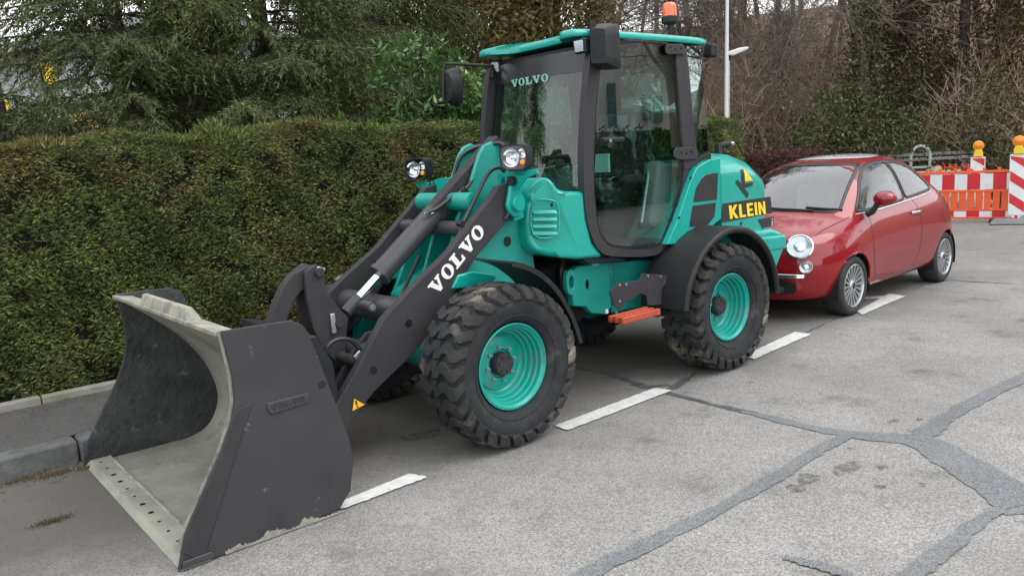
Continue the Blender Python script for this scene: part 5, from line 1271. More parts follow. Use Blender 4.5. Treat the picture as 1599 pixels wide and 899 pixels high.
for s in range(4):
    bm = bmesh.new(); bmesh.ops.create_icosphere(bm, subdivisions=1, radius=1.0); rr = random.Random(s)
    for v in bm.verts: v.co = Vector((v.co.x*rr.uniform(.7, 1.2), v.co.y*rr.uniform(.6, 1.0), v.co.z*rr.uniform(.5, .8)))
    me = bpy.data.meshes.new('stone'); bm.to_mesh(me); bm.free(); me.materials.append(M_ROCK); rock_me.append(me)
for k in range(120):
    a = R3.uniform(0, 6.28); r = R3.uniform(0, 1)**.6*1.15; z = max(.02, .98-.7*r)
    o = bpy.data.objects.new('stone', rock_me[k % 4]); COL.objects.link(o); o.parent = heap; o.location = (math.cos(a)*r*1.1, math.sin(a)*r, z); s = R3.uniform(.06, .17); o.scale = (s, s, s); o.rotation_euler = (R3.random()*6, R3.random()*6, R3.random()*6)
# hoop stand and grey boards beyond
gx, gy = at_dist(1437, 20.0)
M_GALV = mat('pale_green_steel', (.38, .47, .43), (.3, .38, .35), 8, rough=.45)
pts = [(-.2, 0, 0), (-.2, 0, 1.15)]+[(-.2*math.cos(t), 0, 1.15+.24*math.sin(t)) for t in np.linspace(0.1, math.pi-.1, 12)]+[(.2, 0, 1.15), (.2, 0, 0)]
hp = MB().tube(pts, .035, 10).build('hoop', M_GALV, None, smooth=60); hp.location = (gx, gy, .25); hp.rotation_euler = (0, 0, math.radians(-50))
hpt = thing('hoop_stand', 'pale green steel hoop standing before the grey boards', 'hoop stand', (gx, gy, 0), math.radians(-50)); hp.parent = hpt; hp.location = (0, 0, .1); hp.rotation_euler = (0, 0, 0)
MB().box((0, 0, 1.02), (.44, .04, .05)).build('crossbar', M_GALV, hpt, bevel=.008); MB().box((0, 0, .05), (.6, .2, .1)).build('base_plate', M_FOOT, hpt, bevel=.01)
M_GREYW = mat('weathered_board', (.2, .2, .195), (.28, .28, .27), 5, rough=.85)
gx, gy = at_dist(1432, 20.9); gb = thing('board_stack', 'grey weathered boards on trestles at the wood edge', 'boards', (gx, gy, 0), math.radians(-52))
for k in range(3): MB().box((.0, -.3+.3*k, 1.28-.1*(k == 0)), (2.4, .26, .06)).build('board', M_GREYW, gb, bevel=.006)
for x in (-.9, .9): MB().box((x, 0, .62), (.1, .7, 1.2)).build('trestle', M_GREYW, gb, bevel=.01)
# flagpole and street lamp (they lean a little, as in the photo)
M_POLE = mat('white_pole', (.62, .63, .63), (.55, .56, .56), 3, rough=.45)
M_LAMPG = mat('galvanised', (.42, .44, .45), (.34, .36, .37), 6, rough=.45, metal=.4)
px_, py_ = at_dist(1131, 16.8); fpo = thing('flagpole', 'tall plain white pole rising beside the street lamp', 'pole', (px_, py_, 0))
lean = Vector((_R[0], _R[1], 0))*.022
MB().tube([(0, 0, 0), tuple(lean*3+Vector((0, 0, 3))), tuple(lean*4.9+Vector((0, 0, 4.9)))], [.045, .04, .032], 14).build('pole', M_POLE, fpo, smooth=50)
MB().lathe([(0, .036), (.04, .03), (.05, .0005)], tuple(lean*4.9+Vector((0, 0, 4.9))), (0, 0, 1), 14).build('pole_cap', M_POLE, fpo, smooth=50)
MB().tube([(0, 0, .0), (0, 0, .45)], .09, 14).build('pole_socket', M_LAMPG, fpo, smooth=50)
px_, py_ = at_dist(1134, 17.6); slp = thing('street_lamp', 'grey street lamp with pale angled head near the white pole', 'street lamp', (px_, py_, 0))
MB().tube([(0, 0, 0), tuple(lean*3.6+Vector((0, 0, 3.6)))], [.045, .03], 14).build('pole', M_LAMPG, slp, smooth=50)
rg = Vector((_R[0], _R[1], 0)); tpv = lean*3.65+Vector((0, 0, 3.65))
hd_ = MB(); A_ = [tpv+rg*x+Vector((0, 0, z)) for x, z in ((-.07, -.06), (.08, -.08), (.40, .04), (.385, .09), (.2, .075), (-.02, .015))]; dv = Vector((-rg.y, rg.x, 0))*.11
hd_.prism3([p-dv for p in A_], [p+dv for p in A_]); hd_.build('lamp_head', M_POLE, slp, bevel=.03, seg=3)
MB().tube([tpv+Vector((0, 0, -.16)), tpv+Vector((0, 0, .0))], .055, 12).build('lamp_collar', M_CHAR, slp, smooth=50)
# ---- house behind the spruces: pale wall, yellow sun blinds
M_WALLP = mat('pale_render', (.5, .52, .54), (.56, .58, .6), 1.5, rough=.9)
M_ROOFG = mat('grey_roof', (.3, .32, .34), (.38, .4, .42), 2.0, rough=.8)
M_BLIND = mat('yellow_blind', (.75, .52, .02), (.65, .45, .03), 3, rough=.8)
M_PANE = mat('window_pane', (.03, .035, .04), rough=.08, coat=.5)
HYY = 19.0
hs_ = thing('apartment_house', 'pale house with yellow sun blinds glimpsed through the spruces', 'house', (0, HYY, 0))
zl = PY(0, 74, HYY)[1]; zr = PY(140, 44, HYY)[1]; xl, xr_ = PY(0, 74, HYY)[0], PY(140, 44, HYY)[0]; sl_ = (zr-zl)/(xr_-xl)
def rz_(x): return zl+(x-xl)*sl_ if x < 5.5 else zl+(5.5-xl)*sl_-(x-5.5)*sl_*1.2
MB().prism([(-8, 0), (14, 0), (14, rz_(14)-.25), (5.5, rz_(5.5)-.25), (-8, rz_(-8)-.25)], 0, 9).build('wall', M_WALLP, hs_)
MB().prism([(-8.6, rz_(-8.6)), (5.5, rz_(5.5)), (14.6, rz_(14.6)), (14.6, rz_(14.6)-.22), (5.5, rz_(5.5)-.22), (-8.6, rz_(-8.6)-.22)], -.6, 9.6).build('roof', M_ROOFG, hs_)
for (u0, v0, u1, v1) in ((-40, 155, 19, 192), (104, 178, 142, 200), (169, 76, 194, 126), (263, 108, 301, 150), (330, 90, 360, 130), (60, 90, 85, 130)):
    x0, z1 = PY(u0, v0, HYY-.1); x1, z0 = PY(u1, v1, HYY-.1)
    w_ = MB().box(((x0+x1)/2, -.02, (z0+z1)/2-.35), (x1-x0, .06, z1-z0+.7)).build('window', M_PANE, hs_)
    MB().prism3([(x0, -.06, z1), (x1, -.06, z1), (x1, -.06, z1-.06), (x0, -.06, z1-.06)], [(x0, -.45, z0), (x1, -.45, z0), (x1, -.45, z0-.06), (x0, -.45, z0-.06)]).build('sun_blind', M_BLIND, w_)
# ---- house across the street, seen in the cab glass
def refl(u, v, Y, yg=-.56):
    p = hit(u, v, 1, yg); d = ray(u, v); d = np.array([d[0], -d[1], d[2]]); t = (Y-p[1])/d[1]; q = p+t*d; return q[0], q[2]
RY = -17.0
M_WALLW = mat('white_render', (.8, .81, .8), (.84, .84, .83), 1.2, rough=.9); M_SHUT = mat('blue_shutter', (.13, .2, .26), (.16, .23, .29), 4, rough=.6)
ho = thing('white_house', 'white house with blue-grey shutters mirrored in the loader door', 'house', (0, RY, 0))
x0 = refl(880, 160, RY)[0]; x1 = refl(1046, 160, RY)[0]; zt = 9.5
MB().box(((x0+x1)/2, -4.5, zt/2), (x1-x0, 9, zt)).build('wall', M_WALLW, ho)
MB().prism([(x0-.6, zt), (x1+.6, zt), ((x0+x1)/2, zt+3)], -9.6, .6).build('roof', M_ROOFG, ho)
for (u0, v0, u1, v1) in ((946, 130, 961, 196), (1001, 148, 1015, 188), (1018, 150, 1033, 190), (890, 140, 905, 190)):
    a_, b2_ = refl(u0, v0, RY), refl(u1, v1, RY); s_ = MB().box(((a_[0]+b2_[0])/2, .06, (a_[1]+b2_[1])/2), (abs(a_[0]-b2_[0]), .05, abs(a_[1]-b2_[1]))).build('shutter', M_SHUT, ho, bevel=.01)
    nsl = 14
    for k in range(nsl): MB().box(((a_[0]+b2_[0])/2, .09, min(a_[1], b2_[1])+(k+.5)*abs(a_[1]-b2_[1])/nsl), (abs(a_[0]-b2_[0])*.86, .03, .05)).build('slat', M_SHUT, s_)
# ================================================================== VEGETATION
GY = EDGE_Y
# lawn and wooded slope
M_LAWN = mat('garden_ground', (.03, .04, .015), (.06, .055, .03), 3, rough=.95, bump=.5, bscale=30)
b = MB(); b.add([(-60, 3.95, .1), (11, 4.7, .1), (11, 60, .1), (-60, 60, .1)], [(0, 1, 2, 3)]); structure(b.build('garden', M_LAWN, norm=False))
M_LITTER = mat('leaf_litter', (.16, .115, .08), (.25, .185, .13), 6, rough=.95, bump=1.0, bscale=18, col3=(.05, .05, .025), scale3=1.2)
NS_, NT_ = np.array([.92, .39]), np.array([-.39, .92])
def slope_z(s): return .0 if s < .5 else (.34*(s-.5) if s < 26 else .34*25.5+.1*(s-26))
vs = []; ss = [-.5, .5, 2, 4, 7, 11, 16, 22, 28, 40, 70, 110]; tt = np.linspace(-60, 90, 40)
for s in ss:
    for t in tt:
        p = NS_*(s+15.5)+NT_*t; vs.append((p[0], p[1], (slope_z(s)+(R3.uniform(-.15, .15) if s > 1 else -.02)) if s > .4 else -.02))
n = len(tt); structure(MB().add(vs, [(i*n+j, (i+1)*n+j, (i+1)*n+j+1, i*n+j+1) for i in range(len(ss)-1) for j in range(n-1)]).build('wooded_slope', M_LITTER, smooth=80, norm=False))
def slope_at(x, y): return max(0.0, slope_z(.92*x+.39*y-15.5))

# ---- thuja hedge along the pavement
M_HEDGE = leafmat('hedge_leaf', (.057, .09, .02), (.128, .15, .035), 2.2, col3=(.125, .064, .03), scale3=1.1, lo3=.53, hi3=.72, island=.65, rough=.6, tl=.2)
M_HCORE = mat('hedge_core', (.012, .013, .006), (.02, .018, .009), 8, rough=1.0)  # near-black: the shade inside the hedge is put into the colour
M_HTWIG = mat('hedge_twig', (.07, .05, .032), (.11, .08, .05), 10, rough=.9)
HT = 2.07
def lump(x, z): return .05*np.sin(x*2.3+1)*np.sin(z*2.9+x)+.035*np.sin(x*6.1+z*4)+.03*np.sin(z*7.7-x*3.1)+.02*np.sin(x*15+z*11)
def hedge_top(x): return HT+.05*np.sin(x*1.1+.5)+.035*np.sin(x*3.7)+.02*np.sin(x*9)
def bendv(x): return .0066*np.maximum(0, x)**2
hedge = thing('thuja_hedge', 'tall clipped green-brown conifer hedge behind the pavement', 'hedge', (2.0, 2.7, .1))
def loc(V): return V-np.array([2.0, 2.7, .1])
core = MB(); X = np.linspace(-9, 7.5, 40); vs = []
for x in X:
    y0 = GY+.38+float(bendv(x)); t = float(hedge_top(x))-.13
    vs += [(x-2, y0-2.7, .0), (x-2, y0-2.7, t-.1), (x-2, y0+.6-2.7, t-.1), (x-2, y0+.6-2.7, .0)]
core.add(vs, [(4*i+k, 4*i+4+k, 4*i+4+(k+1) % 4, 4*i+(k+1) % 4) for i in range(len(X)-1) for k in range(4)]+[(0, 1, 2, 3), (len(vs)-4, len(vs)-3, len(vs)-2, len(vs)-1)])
core.build('hedge_core', M_HCORE, hedge)  # solid dark box added inside to block light and darken the hollows
parts = []
N1 = 225000
x = NR.uniform(-3.2, 7.65, N1); z = .16+(HT-.12)*NR.uniform(0, 1, N1)**.92; z = np.minimum(z, hedge_top(x)-.02)
y = GY+.13+bendv(x)-lump(x, z)+NR.gamma(1.5, .04, N1)+.10*np.clip((.5-z)/.5, 0, 1)+.10*np.clip((z-HT+.15)/.15, 0, 1)
hol = np.sin(x*8.3+1.6*np.sin(z*6.1))*np.sin(z*9.7+2*np.sin(x*4.3))+.5*np.sin(x*19+z*13)*np.sin(z*17-x*7); kp = ~((hol > .62) & (NR.random(N1) < .8)); x, y, z = x[kp], y[kp], z[kp]; N1 = len(x)
C = np.stack([x, y, z], 1)
sg = NR.choice([-1, 1], N1)
D = np.stack([sg*NR.uniform(.3, 1.1, N1), -NR.uniform(.15, .9, N1), NR.uniform(-.75, .75, N1)+.15], 1)
Nm = np.stack([NR.normal(0, .5, N1), -np.ones(N1)*.6+NR.normal(0, .4, N1), NR.normal(.4, .5, N1)], 1)
parts.append(leaves(C, D, Nm, NR.uniform(.02, .055, N1), NR.uniform(.007, .017, N1)))
N2 = 65000
x = NR.uniform(-3.2, 7.65, N2); yy = NR.uniform(0, .95, N2); z = hedge_top(x)-NR.gamma(1.3, .03, N2)+.03*np.sin(x*5+yy*9)-.1*np.clip(.12-yy, 0, 1)
C = np.stack([x, GY+.12+bendv(x)+yy, z], 1); D = np.stack([NR.normal(0, .6, N2), NR.normal(-.2, .6, N2), NR.uniform(-.1, .55, N2)], 1)
parts.append(leaves(C, D, unit(N2), NR.uniform(.02, .06, N2), NR.uniform(.006, .015, N2)))
N3 = 9000   # end face and shaggy tips
x = 7.6+NR.gamma(1.3, .03, N3)*-1+NR.uniform(0, .1, N3); yy = NR.uniform(0, .95, N3); z = NR.uniform(.2, HT, N3); C = np.stack([x, GY+.15+bendv(x)+yy, z], 1)
D = np.stack([NR.uniform(.2, 1, N3), NR.normal(0, .6, N3), NR.normal(.1, .5, N3)], 1); parts.append(leaves(C, D, unit(N3), NR.uniform(.04, .08, N3), NR.uniform(.01, .022, N3)))
N4 = 12000   # the hedge goes on to the left of the picture
x = NR.uniform(-9, -3.1, N4); z = NR.uniform(.15, HT, N4); C = np.stack([x, GY+.15-lump(x, z)+NR.gamma(1.4, .04, N4), z], 1); D = np.stack([NR.normal(0, .7, N4), -NR.uniform(.1, .9, N4), NR.normal(.1, .5, N4)], 1); parts.append(leaves(C, D, unit(N4), NR.uniform(.05, .12, N4), NR.uniform(.02, .045, N4)))
# a shaggy brown top-knot and loose shoots along the top edge
for (u, cnt, hgt) in ((330, 500, .16), (60, 500, .06), (480, 400, .07), (250, 300, .05), (580, 300, .06)):
    cx, cz = PY(u, 190, GY+.3); a = NR.normal(0, .11, cnt); C = np.stack([cx+a, GY+.3+NR.normal(0, .08, cnt), hedge_top(cx+a)-.05+NR.uniform(0, 1, cnt)*hgt*np.exp(-(a/.12)**2)], 1)
    D = np.stack([a*4+NR.normal(0, .35, cnt), NR.normal(0, .4, cnt), np.ones(cnt)], 1); parts.append(leaves(C, D, unit(cnt), NR.uniform(.05, .1, cnt), NR.uniform(.01, .02, cnt)))
V = np.concatenate([p[0] for p in parts]); F = np.arange(len(V)).reshape(-1, 4)
tag(arr_mesh('foliage', loc(V), F, M_HEDGE, hedge), kind='stuff')
nt_ = 2600; x = NR.uniform(-3.2, 7.5, nt_); z = NR.uniform(.15, 2.0, nt_)**1.0; P0 = np.stack([x, GY+.17+bendv(x)-lump(x, z), z], 1); P1 = P0+np.stack([NR.normal(0, .06, nt_), -NR.uniform(0, .05, nt_), NR.normal(.02, .06, nt_)], 1)
V, F = segs_mesh(P0, P1, np.full(nt_, .0028), np.full(nt_, .0015), 3); tag(arr_mesh('twigs', loc(V), F, M_HTWIG, hedge), kind='stuff')
# fallen needles and dead leaves along kerb and edging
M_DEAD = leafmat('dead_leaf', (.12, .055, .03), (.17, .1, .05), 4, island=.4)
nd = 2600; x = NR.uniform(-3.5, 6, nd); w_ = NR.uniform(0, 1, nd); edge_ = NR.random(nd) < .55
y = np.where(edge_, KERB_Y-.02-NR.gamma(1.2, .06, nd), GY-.01-NR.gamma(1.3, .09, nd)); z = np.where(edge_, .006, PAVE_Z+.004)
C = np.stack([x, y+bendv(x), z], 1); D = np.stack([NR.normal(0, 1, nd), NR.normal(0, 1, nd), NR.uniform(0, .15, nd)], 1); Nm = np.stack([NR.normal(0, .2, nd), NR.normal(0, .2, nd), np.ones(nd)], 1)
V, F = leaves(C, D, Nm, NR.uniform(.012, .035, nd), NR.uniform(.005, .014, nd)); tag(arr_mesh('leaf_litter', V, F, M_DEAD), 'brown needles and dead leaves scattered along the kerb', 'leaf litter', kind='stuff')
M_MOSS = leafmat('moss', (.075, .065, .03), (.11, .09, .035), 9, island=.4)
for (u, v, r) in ((30, 752, .1), (85, 742, .07), (82, 815, .05), (150, 728, .05)):
    cx, cy = PZ(u, v); k = 260; C = np.stack([cx+NR.normal(0, r, k), cy+NR.normal(0, r*.35, k), np.full(k, .003)], 1); D = np.stack([NR.normal(0, .5, k), NR.normal(0, .5, k), np.ones(k)*.8], 1)
    V, F = leaves(C, D, unit(k), NR.uniform(.01, .03, k), NR.uniform(.003, .006, k)); tag(arr_mesh('moss_tuft', V, F, M_MOSS), 'small tuft of moss and grass at the foot of the kerb', 'moss', 'moss tufts at the kerb', kind='stuff')

# ---- spruces
M_SPR = leafmat('spruce_needles', (.048, .066, .023), (.088, .108, .034), .9, col3=(.145, .145, .038), scale3=.55, lo3=.55, hi3=.75, island=.45, rough=.6, tl=.12)
M_BARK = mat('conifer_bark', (.05, .038, .03), (.085, .065, .05), 9, rough=.95, bump=.8, bscale=30)
M_SBARK = mat('spruce_bark', (.03, .023, .018), (.05, .038, .03), 9, rough=.95, bump=.8, bscale=30)
def spruce(u, d, H, R0, label, seed, z0=1.0, dens=1.0, nm='spruce_tree', m=M_SPR, zmax=None):
    rg_ = np.random.default_rng(seed); x, y = at_dist(u, d); t = thing(nm, label, 'tree', (x, y, .1), 0, 'conifers behind the hedge')
    MB().tube([(0, 0, -.1), (.03, .02, H*.3), (0, 0, H*.7), (0, 0, H)], [.14, .12, .08, .02], 12).build('trunk', M_SBARK, t, smooth=60)
    P0 = []; P1 = []; Ra = []; Rb = []; LC = []; LD_ = []; LN = []
    z = z0
    while z < H-.3:
        nb = 5
        for k in range(nb):
            az = rg_.uniform(0, 2*math.pi); L = R0*(1-(z-z0)/(H-z0+.5))**.8*rg_.uniform(.75, 1.12)+.15; zz = z+rg_.uniform(-.06, .06)
            m_ = max(6, int(L/.16)); dr = np.array([math.cos(az), math.sin(az)]); pr_ = np.array([-dr[1], dr[0]])
            prev = np.array([0, 0, zz]); side = 1
            for i in range(1, m_+1):
                q = i/m_; r = L*q; hz = zz+L*(.10*q-.42*q*q+.22*q**4)
                p = np.array([dr[0]*r, dr[1]*r, hz])+rg_.normal(0, .012, 3); P0.append(prev); P1.append(p); Ra.append(.018*(1-q)+.005); Rb.append(.018*(1-q)*.9+.004)
                # drooping side twigs, thick with needles
                for s in (-1, 1):
                    for rep in range(1 if q < .25 else 3):
                        tl = (.28+.42*math.sin(math.pi*min(1, q*.9+.05)))*rg_.uniform(.6, 1.2); kk = max(5, int(tl/.026*dens))
                        dv = np.array([dr[0]*.75+pr_[0]*s*.8, dr[1]*.75+pr_[1]*s*.8, -.2-1.1*rg_.random()]); dv /= np.linalg.norm(dv); b0 = p+(prev-p)*rg_.random()
                        f = (np.arange(kk)+.3)/kk
                        pts = b0+np.outer(f*tl, dv)+np.outer(-.12*f*f*tl, [0, 0, 1])
                        LC.append(pts); ld = dv*.9+rg_.normal(0, .6, (kk, 3)); ld[:, 2] -= .1; LD_.append(ld); LN.append(rg_.normal(0, 1, (kk, 3)))
                prev = p
        z += .245
    V, F = segs_mesh(P0, P1, Ra, Rb, 4); arr_mesh('branches', V, F, M_SBARK, t)
    C = np.concatenate(LC); D = np.concatenate(LD_); Nn = np.concatenate(LN); n = len(C)
    V, F = needles(C, D, Nn, rg_.uniform(.05, .095, n), rg_.uniform(.014, .024, n))
    tag(arr_mesh('crown', V, F, m, t), kind='stuff'); return n
cnt = 0
cnt += spruce(428, 12.4, 9.0, 2.9, 'large dark spruce with drooping boughs behind the middle of the hedge', 5)
cnt += spruce(205, 12.0, 8.5, 2.4, 'dark spruce at the left of the hedge, before the pale house', 8, z0=.8)
cnt += spruce(15, 14, 3.5, 1.8, 'spruce bough tips at the left picture edge above the hedge', 12, z0=1.0, dens=.9)
cnt += spruce(600, 15.0, 9.5, 2.7, 'tall spruce behind the glossy laurel, right of the large spruce', 21, z0=1.5, dens=.8)
src = [o for o in bpy.data.objects if o.name.startswith('spruce_tree')][0]
for (x, y, lb) in ((-4.6, 10.2, 'spruce left of the picture, mirrored in the loader windscreen'), (-6.5, 16, 'second spruce left of the picture, farther back in the garden'), (-7.9, 10.2, 'third spruce left of the picture, added to block the sky mirrored in the windscreen')):  # third one is added out of view to keep sky off the windscreen
    c = copy_tree(src); c.location = (x, y, .1); c['label'] = lb
M_GOLD = leafmat('golden_cypress', (.085, .075, .022), (.13, .11, .03), .8, col3=(.1, .06, .025), scale3=.7, lo3=.5, hi3=.7, island=.45, tl=.15)
def cypress(u, d, H, R, label, seed, n=30000, m=M_GOLD, z0=.3):
    rg_ = np.random.default_rng(seed); x, y = at_dist(u, d); t = thing('cypress_tree', label, 'tree', (x, y, slope_at(x, y)), 0, 'conifers behind the hedge')
    MB().tube([(0, 0, -.1), (.02, .02, H*.5), (0, 0, H*.97)], [.16, .1, .015], 10).build('trunk', M_BARK, t, smooth=60)
    # plumes: clumps of foliage pointing up and out
    nc = 260; zc = z0+(H-z0)*rg_.random(nc)**1.1; az = rg_.uniform(0, 6.283, nc); rr = R*np.sqrt(np.clip(1-(zc/H)**1.5, .02, 1))*rg_.uniform(.55, 1.05, nc)
    cc = np.stack([np.cos(az)*rr, np.sin(az)*rr, zc], 1); k = n//nc; C = np.repeat(cc, k, 0)+rg_.normal(0, 1, (nc*k, 3))*np.array([.2, .2, .34])*np.clip(R/1.4, .6, 1.3)
    out = np.repeat(np.stack([np.cos(az), np.sin(az), np.zeros(nc)], 1), k, 0); D = out*.6+rg_.normal(0, .5, (nc*k, 3))+np.array([0, 0, .5])
    V, F = leaves(C, D, rg_.normal(0, 1, (nc*k, 3)), rg_.uniform(.1, .22, nc*k), rg_.uniform(.035, .075, nc*k)); tag(arr_mesh('crown', V, F, m, t), kind='stuff')
    q = rg_.integers(0, nc, 130); tag_o = segs_mesh(np.stack([0*q, 0*q, cc[q, 2]*.8], 1), cc[q], np.full(130, .02), np.full(130, .006), 4); arr_mesh('branches', tag_o[0], tag_o[1], M_BARK, t)
cypress(690, 17.5, 9.5, 2.0, 'golden-brown cypress behind the laurel, left of the cab', 3)
cypress(790, 19, 10, 2.0, 'golden-brown cypress rising behind the cab roof', 4)
cypress(880, 20, 9.5, 1.7, 'brownish cypress right behind the cab mirror', 6)
M_DKG = leafmat('dark_conifer', (.03, .04, .018), (.055, .062, .026), .8, col3=(.09, .06, .03), scale3=.9, lo3=.5, hi3=.7, island=.45, tl=.12)
cypress(1500, 25, 11, 2.4, 'rust-tinged dark conifer in the wood above the boards', 9, m=mat('rusty_conifer') if False else leafmat('rusty_conifer', (.075, .055, .025), (.055, .05, .024), .8, col3=(.11, .055, .025), scale3=.9, island=.45, tl=.12))
cypress(560, 22, 6, 2.0, 'dark conifer far behind, between the two large spruces', 14, m=M_DKG)
cypress(310, 17.5, 4.6, 1.7, 'low dark conifer in the gloom under the spruces', 15, m=M_DKG, n=20000)

# ---- laurel with large glossy leaves
M_LAUR = leafmat('laurel_leaf', (.05, .11, .026), (.09, .17, .04), 2.0, island=.45, rough=.25, tl=.15, spec=.6)
lx, ly = at_dist(655, 9.9); laurel = thing('laurel_shrub', 'broad glossy-leaved laurel bush above the hedge left of the cab', 'shrub', (lx, ly, .1))
rg_ = np.random.default_rng(31)
def leaf_shape(L=.13, W=.042):
    b = MB(); q = [(0, 0), (.25, .75), (.55, 1), (.8, .7), (1, 0)]; vs = []
    for t, w in q: vs += [(t*L, -w*W/2, -.012*math.sin(t*3)+.006*w), (t*L, 0, -.012*math.sin(t*3)), (t*L, w*W/2, -.012*math.sin(t*3)+.006*w)]
    return b.add(vs, [(3*i+k, 3*i+3+k, 3*i+4+k, 3*i+1+k) for i in range(4) for k in range(2)])
ax_r, ay_r = np.array([_R[0], _R[1], 0]), np.array([-_R[1], _R[0], 0])
nb = 340; C = []; Dn = []; stems = ([], [])
for k in range(nb):
    s = rg_.uniform(-1, 1); dpt = rg_.uniform(-.6, .6); hmax = 3.05*(1-.30*abs(s)**2.2)*(1-.25*(s < -.4)); z = hmax*rg_.uniform(.55, 1.0) if rg_.random() < .8 else rg_.uniform(1.2, 2.2)
    c = ax_r*s*1.05+ay_r*dpt*.75+np.array([0, 0, z]); out = ax_r*s*.6-ay_r*(.5-dpt*.3)+np.array([0, 0, .55])+rg_.normal(0, .35, 3); out /= np.linalg.norm(out)
    stems[0].append(c-out*.35); stems[1].append(c+out*.12)
    for i in range(15):
        f = i/14; a = i*2.4; u_ = np.cross(out, [.3, .5, .8]); u_ /= np.linalg.norm(u_); v_ = np.cross(out, u_); C.append(c+out*(.2*f-.08)); Dn.append(out*(.25+.7*f)+(u_*math.cos(a)+v_*math.sin(a))*.9+np.array([0, 0, -.15]))
C = np.array(C); Dn = np.array(Dn); Dn /= np.linalg.norm(Dn, axis=1, keepdims=True)
V, F = segs_mesh(stems[0], stems[1], np.full(nb, .006), np.full(nb, .004), 4); arr_mesh('stems', V, F, M_BARK, laurel)
for k in range(7):
    a = k*.9; MB().tube([(math.cos(a)*.1, math.sin(a)*.1, -.05), tuple(ax_r*(k-3)*.18+np.array([0, 0, 1.2])), tuple(ax_r*(k-3)*.3+np.array([0, 0, 2.3]))], [.03, .022, .008], 6).build('stem', M_BARK, laurel)
lm = leaf_shape().build('leaf', M_LAUR, laurel, smooth=80, norm=False).data; bpy.data.objects.remove(bpy.data.objects['leaf']) if 'leaf' in bpy.data.objects else None
base_v = np.array([v.co[:] for v in lm.vertices]); base_f = np.array([list(p.vertices) for p in lm.polygons])
# nearest (camera side, upper) leaves as single pieces, the rest joined
key = C@(-ay_r)+C[:, 2]*.25+rg_.normal(0, .25, len(C)); order = np.argsort(-key); single = set(order[:300].tolist()); bulkV = []; bulkF = []; off = 0
for i in range(len(C)):
    d = Dn[i]; up = np.array([0, 0, 1.0])+rg_.normal(0, .45, 3); s = np.cross(up, d); s /= np.linalg.norm(s); nn = np.cross(d, s); sc = rg_.uniform(.75, 1.25)
    M_ = np.stack([d*sc, s*sc, nn*sc], 1)
    if i in single:
        o = bpy.data.objects.new('leaf', lm); COL.objects.link(o); o.parent = laurel; mm = Matrix.Identity(4)
        for r_ in range(3):
            for c_ in range(3): mm[r_][c_] = M_[r_, c_]
            mm[r_][3] = C[i, r_]
        o.matrix_local = mm
    else:
        bulkV.append(base_v@M_.T+C[i]); bulkF.append(base_f+off); off += len(base_v)
tag(arr_mesh('foliage', np.concatenate(bulkV), np.concatenate(bulkF), M_LAUR, laurel, True), kind='stuff')

# ---- reddish low hedge behind the car
M_RHEDGE = leafmat('red_twigs', (.085, .04, .034), (.12, .06, .05), 3, island=.4, tl=.1)
ra, rb = np.array(at_dist(1095, 14.6)), np.array(at_dist(1290, 16.2)); rh = thing('beech_hedge', 'low reddish-brown clipped hedge behind the red car', 'hedge', (ra[0], ra[1], 0))
nr = 42000; f = NR.random(nr); dp = NR.random(nr); zz = NR.random(nr); top = 1.5+.05*np.sin(f*22)+.03*np.sin(f*60)
al = (rb-ra); ln_ = np.linalg.norm(al); al = al/ln_; nm_ = np.array([al[1], -al[0]]); edge_ = NR.random(nr) < .6; zz = np.where(edge_, zz*top, top-NR.gamma(1.2, .03, nr)); dp = np.where(edge_, NR.gamma(1.3, .04, nr), dp)
pos = (al[None]*(f*ln_)[:, None]-nm_[None]*(dp*.9)[:, None]); rnd = .25*np.clip((zz-top+.25)/.25, 0, 1)**2*edge_; pos -= nm_[None]*rnd[:, None]; C = np.concatenate([pos, zz[:, None]], 1); D = np.concatenate([NR.normal(0, .5, (nr, 2))+nm_[None]*.4, NR.normal(.3, .5, (nr, 1))], 1)
V, F = leaves(C, D, unit(nr), NR.uniform(.04, .11, nr), NR.uniform(.008, .02, nr)); tag(arr_mesh('foliage', V, F, M_RHEDGE, rh), kind='stuff')
q = [tuple(-nm_*.12)+(0.0,), tuple(al*ln_-nm_*.12)+(0.0,), tuple(al*ln_-nm_*.85)+(0.0,), tuple(-nm_*.85)+(0.0,)]
MB().prism3(q, [(a, b_, 1.4) for a, b_, _ in q]).build('hedge_core', mat('red_hedge_core', (.03, .018, .014), rough=1), rh)

